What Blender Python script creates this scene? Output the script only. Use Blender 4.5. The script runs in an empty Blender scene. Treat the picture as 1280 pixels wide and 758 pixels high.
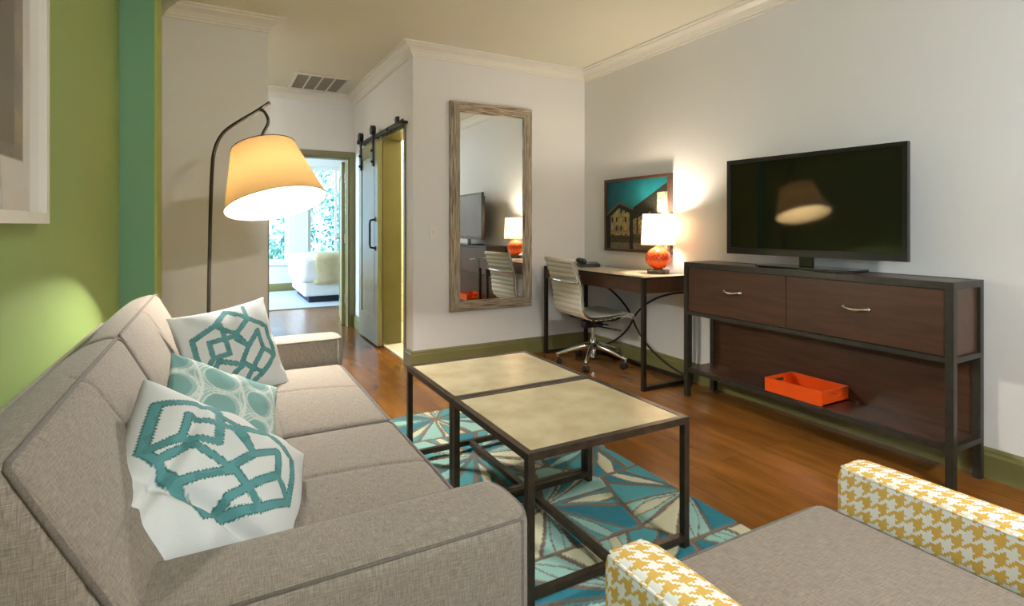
import bpy, bmesh, math, random
from mathutils import Vector, Matrix, noise
PI = math.pi
SC = bpy.context.scene
COL = SC.collection
random.seed(7)

# ------------------------------------------------------------------ materials
def srgb(r, g, b):
    f = lambda c: (c/255/12.92) if c/255 <= .04045 else ((c/255+.055)/1.055)**2.4
    return (f(r), f(g), f(b), 1)

def mat(name, col=(.5, .5, .5, 1), rough=.5, metal=0, spec=.5, **kw):
    m = bpy.data.materials.new(name); m.use_nodes = True
    b = m.node_tree.nodes['Principled BSDF']
    b.inputs['Base Color'].default_value = col
    b.inputs['Roughness'].default_value = rough
    b.inputs['Metallic'].default_value = metal
    b.inputs['Specular IOR Level'].default_value = spec
    for k, v in kw.items():
        b.inputs[k].default_value = v
    return m

def N(m, t, **kw):
    n = m.node_tree.nodes.new(t)
    for k, v in kw.items():
        if k in n.inputs: n.inputs[k].default_value = v
        else: setattr(n, k, v)
    return n
def L(m, a, b): m.node_tree.links.new(a, b)
def bsdf(m): return m.node_tree.nodes['Principled BSDF']
def math_n(m, op, a, b=None, c=None):
    n = m.node_tree.nodes.new('ShaderNodeMath'); n.operation = op
    for i, v in enumerate((a, b, c)):
        if v is None: continue
        if isinstance(v, (int, float)): n.inputs[i].default_value = v
        else: L(m, v, n.inputs[i])
    return n.outputs[0]
def mixc(m, fac, a, b, mode='MIX'):
    n = m.node_tree.nodes.new('ShaderNodeMix'); n.data_type = 'RGBA'; n.blend_type = mode
    for i, v in ((0, fac), (6, a), (7, b)):
        if isinstance(v, (int, float, tuple)): n.inputs[i].default_value = v
        else: L(m, v, n.inputs[i])
    return n.outputs[2]
def bump(m, h, strength=.2, dist=.002):
    b = N(m, 'ShaderNodeBump'); b.inputs['Strength'].default_value = strength
    b.inputs['Distance'].default_value = dist
    L(m, h, b.inputs['Height']); L(m, b.outputs[0], bsdf(m).inputs['Normal'])
def coords(m, kind='Object', scale=(1, 1, 1)):
    t = N(m, 'ShaderNodeTexCoord'); mp = N(m, 'ShaderNodeMapping'); mp.inputs['Scale'].default_value = scale
    L(m, t.outputs[kind], mp.inputs[0]); return mp.outputs[0]
def noise_t(m, vec, scale, detail=3, rough=.5):
    n = N(m, 'ShaderNodeTexNoise'); n.inputs['Scale'].default_value = scale
    n.inputs['Detail'].default_value = detail; n.inputs['Roughness'].default_value = rough
    L(m, vec, n.inputs['Vector']); return n.outputs['Fac']

def plaster(name, col):
    m = mat(name, col, .55, spec=.35)
    n = noise_t(m, coords(m), 60, 4); bump(m, n, .08, .002); return m
def noisy(name, c1, c2, scale=8, rough=.5, metal=0, detail=4, stretch=(1, 1, 1), bmp=0, kind='Object', lo=.3, hi=.7, spec=.5):
    m = mat(name, c1, rough, metal, spec)
    n = noise_t(m, coords(m, kind, stretch), scale, detail)
    r = N(m, 'ShaderNodeMapRange'); r.inputs[1].default_value = lo; r.inputs[2].default_value = hi
    L(m, n, r.inputs[0])
    L(m, mixc(m, r.outputs[0], c1, c2), bsdf(m).inputs['Base Color'])
    if bmp: bump(m, n, bmp, .003)
    return m

def fabric(name, c1, c2, weave=900, rough=.9):
    """woven cloth: long thin threads in both directions, colour variation thread by thread"""
    m = mat(name, c1, rough, spec=.2)
    uv = coords(m, 'UV')
    a = noise_t(m, coords(m, 'UV', (1, 14, 1)), 42, 3, .6)
    b = noise_t(m, coords(m, 'UV', (14, 1, 1)), 42, 3, .6)
    s = math_n(m, 'ADD', a, b)
    r = N(m, 'ShaderNodeMapRange'); r.inputs[1].default_value = .78; r.inputs[2].default_value = 1.22
    L(m, s, r.inputs[0])
    fine = noise_t(m, uv, 700, 2)
    f = math_n(m, 'MULTIPLY', math_n(m, 'ADD', r.outputs[0], math_n(m, 'MULTIPLY', fine, .6)), .77)
    L(m, mixc(m, f, c1, c2), bsdf(m).inputs['Base Color'])
    bump(m, s, .35, .0015)
    bsdf(m).inputs['Sheen Weight'].default_value = .15
    return m

M = {}
M['white_wall'] = plaster('white_wall', srgb(222, 219, 213))
M['ceiling'] = plaster('ceiling', srgb(228, 224, 204))
M['green_wall'] = plaster('green_wall', srgb(146, 168, 98))
M['teal_wall'] = plaster('teal_wall', srgb(120, 170, 136))
M['lime_wall'] = plaster('lime_wall', srgb(178, 188, 104))
M['white_trim'] = mat('white_trim', srgb(226, 221, 208), .3)
M['olive'] = noisy('olive', srgb(126, 120, 74), srgb(118, 112, 68), 5, .35)
M['olive_door'] = noisy('olive_door', srgb(148, 146, 98), srgb(140, 138, 90), 5, .3)
M['black_iron'] = noisy('black_iron', srgb(26, 25, 24), srgb(36, 34, 32), 40, .45, .3)
M['bronze'] = noisy('bronze', srgb(58, 48, 38), srgb(76, 64, 50), 30, .35, .55)
M['console_frame'] = noisy('console_frame', srgb(44, 42, 34), srgb(58, 54, 44), 30, .4, .3)
M['dark_metal'] = noisy('dark_metal', srgb(40, 34, 28), srgb(52, 44, 36), 30, .4, .4)
M['chrome'] = mat('chrome', (.82, .82, .80, 1), .12, 1)
M['brushed'] = mat('brushed', (.6, .6, .58, 1), .3, 1)
M['black_plastic'] = mat('black_plastic', srgb(22, 22, 21), .3)
M['black_gloss'] = mat('black_gloss', srgb(10, 10, 9), .1)
M['stone_top'] = noisy('stone_top', srgb(168, 152, 116), srgb(188, 174, 138), 7, .27, 0, 6, lo=.35, hi=.65)
M['desk_top'] = noisy('desk_top', srgb(196, 188, 160), srgb(206, 200, 172), 5, .25)
M['cream_leather'] = noisy('cream_leather', srgb(222, 218, 200), srgb(230, 226, 210), 50, .42, bmp=.05)
M['grey_seat'] = noisy('grey_seat', srgb(150, 148, 140), srgb(164, 160, 150), 60, .5)
M['orange'] = mat('orange', srgb(238, 84, 16), .3)
M['orange_ceramic'] = mat('orange_ceramic', srgb(236, 84, 20), .22)
M['marble'] = noisy('marble', srgb(60, 54, 50), srgb(110, 100, 92), 30, .25, detail=6)
M['sheet'] = noisy('sheet', srgb(236, 236, 232), srgb(228, 229, 228), 6, .8, bmp=.2)
M['throw'] = noisy('throw', srgb(214, 200, 160), srgb(202, 188, 148), 14, .9, bmp=.4)
M['pale_rug'] = noisy('pale_rug', srgb(176, 184, 190), srgb(190, 196, 200), 60, .95, bmp=.3)
M['navy'] = mat('navy', srgb(24, 30, 44), .6)
M['phone'] = mat('phone', srgb(16, 15, 14), .3)
M['bark'] = noisy('bark', srgb(92, 76, 60), srgb(60, 50, 40), 12, .9, bmp=.5)
M['grass'] = noisy('grass', srgb(92, 128, 66), srgb(120, 150, 84), 3, .9)
M['leaf'] = noisy('leaf', srgb(70, 132, 128), srgb(128, 178, 150), 2, .6)
bsdf(M['leaf']).inputs['Transmission Weight'].default_value = 0
def clear_glass():
    m = bpy.data.materials.new('glass'); m.use_nodes = True; nt = m.node_tree; nt.nodes.remove(nt.nodes['Principled BSDF'])
    out = nt.nodes['Material Output']; t = nt.nodes.new('ShaderNodeBsdfTransparent'); g = nt.nodes.new('ShaderNodeBsdfGlossy'); g.inputs['Roughness'].default_value = .0
    f = nt.nodes.new('ShaderNodeFresnel'); f.inputs['IOR'].default_value = 1.45; x = nt.nodes.new('ShaderNodeMixShader')
    ge = nt.nodes.new('ShaderNodeNewGeometry'); mm = nt.nodes.new('ShaderNodeMath'); mm.operation = 'MULTIPLY'; inv = nt.nodes.new('ShaderNodeMath'); inv.operation = 'SUBTRACT'; inv.inputs[0].default_value = 1
    nt.links.new(ge.outputs['Backfacing'], inv.inputs[1]); nt.links.new(f.outputs[0], mm.inputs[0]); nt.links.new(inv.outputs[0], mm.inputs[1])   # the sheet reflects once, on its outer face
    nt.links.new(mm.outputs[0], x.inputs[0]); nt.links.new(t.outputs[0], x.inputs[1]); nt.links.new(g.outputs[0], x.inputs[2]); nt.links.new(x.outputs[0], out.inputs[0])
    return m
M['glass'] = clear_glass()
M['art_glass'] = clear_glass(); [setattr(n_.inputs['IOR'], 'default_value', 1.3) for n_ in M['art_glass'].node_tree.nodes if n_.type == 'FRESNEL']
M['mirror'] = mat('mirror', (.86, .88, .85, 1), .01, 1)
M['bulb'] = mat('bulb', (1, .8, .5, 1), .5)
bsdf(M['bulb']).inputs['Emission Color'].default_value = (1, .72, .4, 1)
bsdf(M['bulb']).inputs['Emission Strength'].default_value = 8

# wood (furniture): streaks along UV x
def wood(name, c1, c2, rough=.3, kind='Object', st=(.6, 9, 9)):
    m = mat(name, c1, rough)
    n = noise_t(m, coords(m, kind, st), 7, 6, .6)
    r = N(m, 'ShaderNodeMapRange'); r.inputs[1].default_value = .3; r.inputs[2].default_value = .7
    L(m, n, r.inputs[0]); L(m, mixc(m, r.outputs[0], c1, c2), bsdf(m).inputs['Base Color'])
    bump(m, n, .05, .001); return m
M['espresso'] = wood('espresso', srgb(62, 38, 24), srgb(82, 52, 34), .32, st=(6, .7, 6))
M['mirror_frame'] = None
def floor_mat():
    m = mat('wood_floor', rough=.24)
    tc = N(m, 'ShaderNodeTexCoord')
    mp = N(m, 'ShaderNodeMapping'); mp.inputs['Rotation'].default_value = (0, 0, PI/2)
    L(m, tc.outputs['Object'], mp.inputs[0])
    br = N(m, 'ShaderNodeTexBrick'); L(m, mp.outputs[0], br.inputs['Vector'])
    br.inputs['Scale'].default_value = 1; br.inputs['Brick Width'].default_value = 1.25
    br.inputs['Row Height'].default_value = .145; br.inputs['Mortar Size'].default_value = .0012
    br.inputs['Color1'].default_value = (.0, .0, .0, 1); br.inputs['Color2'].default_value = (1, 1, 1, 1)
    br.inputs['Mortar'].default_value = (.5, .5, .5, 1); br.offset = .37
    # grain
    g = noise_t(m, coords(m, 'Object', (6, .9, 1)), 3.2, 6, .55)
    big = noise_t(m, coords(m, 'Object', (2.2, .7, 1)), 2.3, 3, .5)
    r = N(m, 'ShaderNodeMapRange'); r.inputs[1].default_value = .2; r.inputs[2].default_value = .8; L(m, g, r.inputs[0])
    c = mixc(m, r.outputs[0], srgb(132, 84, 32), srgb(172, 114, 50))
    rb = N(m, 'ShaderNodeMapRange'); rb.inputs[1].default_value = .35; rb.inputs[2].default_value = .65; L(m, big, rb.inputs[0])
    c = mixc(m, math_n(m, 'MULTIPLY', rb.outputs[0], .62), c, srgb(104, 60, 24))
    sep = N(m, 'ShaderNodeSeparateColor'); L(m, br.outputs['Color'], sep.inputs[0])
    c = mixc(m, math_n(m, 'MULTIPLY', sep.outputs[0], .30), c, srgb(104, 58, 24))
    c = mixc(m, math_n(m, 'MULTIPLY', br.outputs['Fac'], .5), c, srgb(40, 22, 12))
    L(m, c, bsdf(m).inputs['Base Color'])
    rr = N(m, 'ShaderNodeMapRange'); rr.inputs[3].default_value = .17; rr.inputs[4].default_value = .27
    L(m, g, rr.inputs[0]); L(m, rr.outputs[0], bsdf(m).inputs['Roughness'])
    bump(m, g, .04, .001); return m
M['floor'] = floor_mat()
def frame_wood():
    m = mat('silver_wood', rough=.4, metal=.25)
    n = noise_t(m, coords(m, 'UV', (1.6, 60, 1)), 3, 5, .6)
    r = N(m, 'ShaderNodeMapRange'); r.inputs[1].default_value = .38; r.inputs[2].default_value = .6; L(m, n, r.inputs[0])
    L(m, mixc(m, r.outputs[0], srgb(104, 82, 64), srgb(206, 192, 166)), bsdf(m).inputs['Base Color'])
    bump(m, n, .9, .006); return m
M['mirror_frame'] = frame_wood()
M['sofa'] = fabric('sofa_fabric', srgb(97, 87, 78), srgb(150, 139, 125))
M['piping'] = fabric('piping_fabric', srgb(84, 76, 70), srgb(118, 108, 99))
M['chair_seat'] = fabric('chair_seat_fabric', srgb(104, 92, 81), srgb(148, 135, 120))
def houndstooth():
    m = mat('houndstooth', rough=.85, spec=.2)
    t = N(m, 'ShaderNodeTexCoord'); s = N(m, 'ShaderNodeSeparateXYZ')
    wob = N(m, 'ShaderNodeTexNoise'); wob.inputs['Scale'].default_value = 70
    L(m, t.outputs['UV'], wob.inputs['Vector'])
    ma = N(m, 'ShaderNodeVectorMath'); ma.operation = 'MULTIPLY_ADD'
    L(m, wob.outputs['Color'], ma.inputs[0]); ma.inputs[1].default_value = (.004, .004, 0); L(m, t.outputs['UV'], ma.inputs[2])
    L(m, ma.outputs[0], s.inputs[0])
    K = 8/.0295
    x = math_n(m, 'FLOOR', math_n(m, 'MULTIPLY', s.outputs[0], K)); y = math_n(m, 'FLOOR', math_n(m, 'MULTIPLY', s.outputs[1], K))
    pm = lambda v, k: math_n(m, 'FLOORED_MODULO', v, k)
    wx = math_n(m, 'LESS_THAN', pm(x, 8), 4); wy = math_n(m, 'LESS_THAN', pm(y, 8), 4)
    tw = math_n(m, 'LESS_THAN', pm(math_n(m, 'ADD', x, y), 4), 2)
    c = math_n(m, 'ADD', math_n(m, 'MULTIPLY', tw, wx), math_n(m, 'MULTIPLY', math_n(m, 'SUBTRACT', 1, tw), wy))
    fine = noise_t(m, t.outputs['UV'], 900, 2)
    c1 = mixc(m, fine, srgb(208, 164, 72), srgb(224, 184, 98)); c2 = mixc(m, fine, srgb(240, 238, 232), srgb(226, 222, 212))
    L(m, mixc(m, c, c2, c1), bsdf(m).inputs['Base Color'])
    bump(m, math_n(m, 'ADD', fine, c), .4, .002); return m
M['houndstooth'] = houndstooth()
def attr_mat(name, rough=.9, bmp=0, scale=300, spec=.2):
    m = mat(name, rough=rough, spec=spec)
    a = N(m, 'ShaderNodeAttribute'); a.attribute_name = 'Col'
    n = noise_t(m, coords(m, 'Object'), scale, 2)
    v = mixc(m, .22, a.outputs['Color'], n, 'SOFT_LIGHT')
    L(m, v, bsdf(m).inputs['Base Color'])
    if bmp: bump(m, n, bmp, .004)
    return m
M['rug'] = attr_mat('rug_pile', .95, .6, 260)
M['pillow'] = attr_mat('pillow_cloth', .85, .15, 500)
M['print'] = attr_mat('printed_art', .5, 0, 40)
def shade_mat(name, col, trans, emis=0):
    m = bpy.data.materials.new(name); m.use_nodes = True; nt = m.node_tree
    b = nt.nodes['Principled BSDF']; out = nt.nodes['Material Output']
    b.inputs['Base Color'].default_value = col; b.inputs['Roughness'].default_value = .9; b.inputs['Specular IOR Level'].default_value = .1
    tr = nt.nodes.new('ShaderNodeBsdfTranslucent'); tr.inputs[0].default_value = trans
    mx = nt.nodes.new('ShaderNodeMixShader'); mx.inputs[0].default_value = .55
    nt.links.new(b.outputs[0], mx.inputs[1]); nt.links.new(tr.outputs[0], mx.inputs[2]); nt.links.new(mx.outputs[0], out.inputs[0])
    return m
M['lampshade'] = shade_mat('lampshade', srgb(226, 196, 140), (.038, .0205, .0070, 1))
M['lampshade_white'] = shade_mat('lampshade_white', srgb(244, 232, 214), (.40, .31, .22, 1))
def tile_mat():
    m = mat('bath_tile', rough=.15)
    br = N(m, 'ShaderNodeTexBrick'); L(m, coords(m, 'UV'), br.inputs['Vector'])
    br.inputs['Scale'].default_value = 1; br.inputs['Brick Width'].default_value = .3; br.inputs['Row Height'].default_value = .15
    br.inputs['Mortar Size'].default_value = .003
    br.inputs['Color1'].default_value = srgb(232, 226, 196); br.inputs['Color2'].default_value = srgb(226, 220, 190); br.inputs['Mortar'].default_value = srgb(190, 184, 150)
    L(m, br.outputs['Color'], bsdf(m).inputs['Base Color']); return m
M['tile'] = tile_mat()
def vent_mat():
    m = mat('vent_mesh', rough=.6, metal=.2)
    w = N(m, 'ShaderNodeTexWave'); w.inputs['Scale'].default_value = 28; w.bands_direction = 'Y'
    L(m, coords(m, 'Object'), w.inputs['Vector'])
    L(m, mixc(m, w.outputs['Fac'], srgb(128, 122, 104), srgb(160, 154, 136)), bsdf(m).inputs['Base Color']); return m
M['vent'] = vent_mat()

# ------------------------------------------------------------------ mesh helpers
def box_uv(bm):
    uv = bm.loops.layers.uv.verify()
    bm.normal_update()
    for f in bm.faces:
        n = f.normal; a = max(range(3), key=lambda i: abs(n[i]))
        for l in f.loops:
            c = l.vert.co
            l[uv].uv = (c.y, c.z) if a == 0 else (c.x, c.z) if a == 1 else (c.y, c.x)

def link(name, bm, m, parent=None, smooth=False, uv=True, sharp=None):
    if uv: box_uv(bm)
    me = bpy.data.meshes.new(name); bm.to_mesh(me); bm.free()
    if smooth:
        for p in me.polygons: p.use_smooth = True
        if sharp: me.set_sharp_from_angle(angle=math.radians(sharp))
    o = bpy.data.objects.new(name, me); COL.objects.link(o)
    if m is not None: me.materials.append(m)
    if parent is not None: o.parent = parent
    return o
def empty(name, loc=(0, 0, 0), rz=0):
    o = bpy.data.objects.new(name, None); COL.objects.link(o); o.location = loc; o.rotation_euler = (0, 0, rz)
    o.empty_display_size = .05; return o
def tag(o, label, cat, group=None, kind=None):
    o['label'] = label; o['category'] = cat
    if group: o['group'] = group
    if kind: o['kind'] = kind
    return o
def thing(name, label, cat, loc=(0, 0, 0), rz=0, group=None): return tag(empty(name, loc, rz), label, cat, group)
def structure(o, label=None):
    o['kind'] = 'structure'
    if label: o['label'] = label
    return o

def B(bm, x0, x1, y0, y1, z0, z1, bev=0):
    x0, x1 = min(x0, x1), max(x0, x1); y0, y1 = min(y0, y1), max(y0, y1); z0, z1 = min(z0, z1), max(z0, z1)
    vs = [bm.verts.new((x, y, z)) for x in (x0, x1) for y in (y0, y1) for z in (z0, z1)]
    fs = [bm.faces.new([vs[i] for i in q]) for q in ((0, 1, 3, 2), (4, 6, 7, 5), (0, 4, 5, 1), (2, 3, 7, 6), (0, 2, 6, 4), (1, 5, 7, 3))]
    if bev:
        es = list({e for f in fs for e in f.edges})
        bmesh.ops.bevel(bm, geom=es, offset=bev, segments=2, profile=.6, affect='EDGES')
    return bm
def box(*a, **k): return B(bmesh.new(), *a, **k)
def tube(bm, pts, r, seg=10, cap=True, closed=False):
    pts = [Vector(p) for p in pts]; n = len(pts); rings = []
    rr = r if isinstance(r, (list, tuple)) else [r]*n
    up = None
    for i, p in enumerate(pts):
        if closed: t = (pts[(i+1) % n]-pts[i-1]).normalized()
        else: t = (pts[min(i+1, n-1)]-pts[max(i-1, 0)]).normalized()
        if up is None:
            up = Vector((0, 0, 1)) if abs(t.z) < .9 else Vector((1, 0, 0))
        a = (up - t*up.dot(t)).normalized(); b = t.cross(a); up = a
        rings.append([bm.verts.new(p+(a*math.cos(2*PI*k/seg)+b*math.sin(2*PI*k/seg))*rr[i]) for k in range(seg)])
    m = n if closed else n-1
    for i in range(m):
        A, C = rings[i], rings[(i+1) % n]
        for k in range(seg):
            bm.faces.new((A[k], A[(k+1) % seg], C[(k+1) % seg], C[k]))
    if cap and not closed:
        bm.faces.new(rings[0][::-1]); bm.faces.new(rings[-1])
    return bm
def lathe(bm, prof, cx=0, cy=0, seg=32, cap=True):
    rings = []
    for r, z in prof:
        rings.append([bm.verts.new((cx+r*math.cos(2*PI*k/seg), cy+r*math.sin(2*PI*k/seg), z)) for k in range(seg)])
    for A, C in zip(rings, rings[1:]):
        for k in range(seg): bm.faces.new((A[k], A[(k+1) % seg], C[(k+1) % seg], C[k]))
    if cap: bm.faces.new(rings[0][::-1]); bm.faces.new(rings[-1])
    return bm
def prism(bm, poly, axis, a, b):
    """poly: 2-D outline; axis x: (y,z), axis y: (x,z), axis z: (x,y)"""
    def P(p, t): return {'x': (t, p[0], p[1]), 'y': (p[0], t, p[1]), 'z': (p[0], p[1], t)}[axis]
    A = [bm.verts.new(P(p, a)) for p in poly]; C = [bm.verts.new(P(p, b)) for p in poly]
    n = len(poly)
    for k in range(n): bm.faces.new((A[k], A[(k+1) % n], C[(k+1) % n], C[k]))
    bm.faces.new(A[::-1]); bm.faces.new(C)
    bmesh.ops.recalc_face_normals(bm, faces=bm.faces[:]); return bm
def soft(x0, x1, y0, y1, z0, z1, r=.03, bulge=(0, 0, 0), step=.03, fn=None, grooves=()):
    """upholstered block: rounded edges, swelling faces, optional stitched grooves (axis, plane coord, ...)"""
    c = Vector(((x0+x1)/2, (y0+y1)/2, (z0+z1)/2)); h = Vector(((x1-x0)/2, (y1-y0)/2, (z1-z0)/2))
    ns = [max(4, int(2*h[i]/step)) for i in range(3)]
    def line(i):
        hh = h[i]; n = ns[i]; inner = hh-r
        pts = [-hh, -hh+r*.12, -hh+r*.35, -hh+r*.65]
        pts += [-inner+2*inner*k/n for k in range(n+1)]
        pts += [hh-r*.65, hh-r*.35, hh-r*.12, hh]; return pts
    bm = bmesh.new(); cache = {}
    def V(p):
        k = tuple(round(a, 6) for a in p)
        if k in cache: return cache[k]
        q = Vector(p); inn = Vector([max(-(h[i]-r), min(h[i]-r, q[i])) for i in range(3)])
        d = q-inn
        if d.length > 1e-9: q = inn + d.normalized()*r if max(abs(d[i]) for i in range(3)) >= 0 and (abs(abs(p[0])-h[0]) < 1e-7 or abs(abs(p[1])-h[1]) < 1e-7 or abs(abs(p[2])-h[2]) < 1e-7) else q
        u = [p[i]/h[i] for i in range(3)]
        for i in range(3):
            j, k2 = [a for a in range(3) if a != i]
            w = (1-abs(u[j])**2.6)*(1-abs(u[k2])**2.6)
            if bulge[i] and abs(u[i]) > .01:
                b = bulge[i] if not isinstance(bulge[i], tuple) else bulge[i][0 if u[i] < 0 else 1]
                q[i] += b*w*u[i]
        world = q+c
        for g in grooves:      # g = (axis_of_plane, coordinate, outward axis, depth, width, lo, hi, other axis)
            ax, co, out, dep, wid = g[:5]
            dd = abs(world[ax]-co)
            if dd < wid*3 and abs(u[out]) > .8:
                if len(g) > 5 and not (g[6] <= world[g[5]] <= g[7]): continue
                world[out] -= math.copysign(dep*math.exp(-(dd/wid)**2), u[out])
        if fn: world = Vector(fn(world))
        v = bm.verts.new(world); cache[k] = v; return v
    Ls = [line(i) for i in range(3)]
    if grooves:
        for g in grooves:
            i = g[0]; co = g[1]-c[i]
            if -(h[i]-r) < co < h[i]-r:
                Ls[i] = sorted(set([t for t in Ls[i] if abs(t-co) > g[4]*1.3] + [co-g[4]*2.2, co-g[4], co, co+g[4], co+g[4]*2.2]))
    for ax in range(3):
        j, k = [(1, 2), (2, 0), (0, 1)][ax]
        for sgn in (-1, 1):
            for a in range(len(Ls[j])-1):
                for b in range(len(Ls[k])-1):
                    quad = []
                    for (s, t) in ((a, b), (a+1, b), (a+1, b+1), (a, b+1)):
                        p = [0, 0, 0]; p[ax] = sgn*h[ax]; p[j] = Ls[j][s]; p[k] = Ls[k][t]; quad.append(V(p))
                    if sgn < 0: quad.reverse()
                    if len(set(quad)) == 4:
                        try: bm.faces.new(quad)
                        except ValueError: pass
    return bm
def colour_attr(o, fn):
    me = o.data; ca = me.color_attributes.new('Col', 'FLOAT_COLOR', 'POINT')
    buf = []
    for i, v in enumerate(me.vertices): buf.extend(fn(i, v))
    ca.data.foreach_set('color', buf)
def seg_d(px, py, a, b):
    ax, ay = a; bx, by = b; dx, dy = bx-ax, by-ay; l = dx*dx+dy*dy
    t = max(0, min(1, ((px-ax)*dx+(py-ay)*dy)/l)) if l else 0
    return math.hypot(px-ax-t*dx, py-ay-t*dy)
def copy_thing(src, loc, rz=None):
    r = src.copy(); COL.objects.link(r); r.location = loc
    if rz is not None: r.rotation_euler = (0, 0, rz)
    for ch in list(src.children):
        c = ch.copy(); COL.objects.link(c); c.parent = r
        for g in ch.children:
            d = g.copy(); COL.objects.link(d); d.parent = c
    return r

# ------------------------------------------------------------------ dimensions of the place
XL, XR, YB, YF, ZC = -.46, 2.904, 3.94, -2.6, 2.45
XM = 1.308            # corner between the mirror wall and the hall
XP = .307             # free end of the partition
YD = 5.88             # bedroom door wall
YW = 9.6              # bedroom window wall

# ------------------------------------------------------------------ room shell
structure(link('floor', box(-2.2, 4.6, YF-.2, YW+.15, -.12, 0), M['floor']))
structure(link('ceiling', box(-2.2, 4.6, YF-.2, YW+.15, ZC, ZC+.12), M['ceiling']))
structure(link('wall_right', box(XR, XR+.15, YF, YB, 0, ZC), M['white_wall']))
structure(link('wall_back', box(XM, XR+.15, YB, YB+.12, 0, ZC), M['white_wall']))
SW = (-2.25, -.45, .5, 2.2)     # added, unseen side window behind the camera: y0, y1, z0, z1
bm = box(XL-.15, XL, YF, SW[0], 0, ZC); B(bm, XL-.15, XL, SW[1], 3.62, 0, ZC); B(bm, XL-.15, XL, SW[0], SW[1], 0, SW[2]); B(bm, XL-.15, XL, SW[0], SW[1], SW[3], ZC)
structure(link('wall_left', bm, M['green_wall']))
structure(link('wall_teal', box(XL-.15, -.3, 3.62, YB, 0, ZC), M['teal_wall']))
structure(link('wall_lime', box(-.3, -.288, 3.616, YB, 0, ZC), M['lime_wall']))
structure(link('wall_partition', box(XL-.15, XP, YB, YB+.14, 0, ZC), M['white_wall']))
structure(link('wall_hall_left', box(-.84, -.70, YB+.14, YD, 0, ZC), M['white_wall']))
bm = box(XM, XM+.17, YB+.12, 4.12, 0, ZC); B(bm, XM, XM+.17, 4.80, YD, 0, ZC); B(bm, XM, XM+.17, 4.12, 4.80, 1.88, ZC)
structure(link('wall_hall_right', bm, M['white_wall']))
bm = box(-2.1, .45, YD, YD+.12, 0, ZC); B(bm, 1.253, 4.5, YD, YD+.12, 0, ZC); B(bm, .45, 1.253, YD, YD+.12, 1.80, ZC)
structure(link('wall_bedroom_door', bm, M['white_wall']))
# rear wall (behind the camera)
structure(link('wall_front', box(XL-.15, XR+.15, YF-.15, YF, 0, ZC), M['white_wall']))
def window(n, x0, x1, z0, z1, y, d=.15, bars=1, cross=False, xf=None):
    bm = bmesh.new(); w = .05; ya, yb = y+.03, y+d-.03
    B(bm, x0, x0+w, ya, yb, z0, z1); B(bm, x1-w, x1, ya, yb, z0, z1); B(bm, x0+w, x1-w, ya, yb, z0, z0+w); B(bm, x0+w, x1-w, ya, yb, z1-w, z1)
    for k in range(bars):
        xc = x0+(x1-x0)*(k+1)/(bars+1); B(bm, xc-.018, xc+.018, ya+.01, yb-.01, z0+w, z1-w)
    if cross:
        zc = z0+(z1-z0)*.5; B(bm, x0+w, x1-w, ya+.015, yb-.015, zc-.02, zc+.02)
    o = structure(link('window_%d' % n, bm, M['white_trim']))
    if xf: o.matrix_world = xf
    link('window_pane', box(x0+w, x1-w, (ya+yb)/2-.003, (ya+yb)/2+.003, z0+w, z1-w), M['glass'], o)
    bm = box(x0-.06, x1+.06, y-.05, y+.02, z0-.04, z0); link('window_sill', bm, M['white_trim'], o)
    return o
# local x runs along world y, local +y (outwards) along world -x
window(3, SW[0], SW[1], SW[2], SW[3], 0, bars=1, xf=Matrix(((0, -1, 0, XL), (1, 0, 0, 0), (0, 0, 1, 0), (0, 0, 0, 1))))  # unseen window, added to bring cool light onto the right wall

# bedroom shell
W1 = (-.25, 1.06, .47, 2.08); W2 = (1.365, 2.75, .47, 2.08)
bm = box(-2.1, W1[0], YW, YW+.15, 0, ZC); B(bm, W1[1], W2[0], YW, YW+.15, 0, ZC); B(bm, W2[1], 4.5, YW, YW+.15, 0, ZC)
for w in (W1, W2): B(bm, w[0], w[1], YW, YW+.15, 0, w[2]); B(bm, w[0], w[1], YW, YW+.15, w[3], ZC)
structure(link('wall_bedroom_window', bm, M['white_wall']))
bm = box(-2.25, -2.1, YD, 6.6, 0, ZC); B(bm, -2.25, -2.1, 9.0, YW+.15, 0, ZC); B(bm, -2.25, -2.1, 6.6, 9.0, 0, .5); B(bm, -2.25, -2.1, 6.6, 9.0, 2.1, ZC)
structure(link('wall_bedroom_left', bm, M['white_wall']))
window(4, 6.6, 9.0, .5, 2.1, 0, bars=1, xf=Matrix(((0, -1, 0, -2.1), (1, 0, 0, 0), (0, 0, 1, 0), (0, 0, 0, 1))))  # unseen extra window, added to brighten the bedroom
structure(link('wall_bedroom_right', box(4.5, 4.6, YD, YW+.15, 0, ZC), M['white_wall']))
window(1, *W1, YW); window(2, *W2, YW, bars=2)

# bathroom shell
structure(link('wall_bathroom', B(B(box(3.0, 3.1, YB+.12, YD, 0, ZC), XM+.17, 3.0, YD-.03, YD-.001, 0, ZC), XM+.172, 3.0, YB+.121, YB+.15, 0, ZC), M['tile']))
structure(link('floor_bathroom', box(XM+.03, 3.0, YB+.15, YD-.03, 0, .012), M['tile']))
bm = bmesh.new(); B(bm, XM+.17, 3.0, 4.86, 4.90, 0, .45); 
bathpanel = link('wall_bathtub', box(2.2, 3.0, 5.0, 5.8, 0.012, .45), M['tile']); structure(bathpanel); bm.free()

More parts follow.
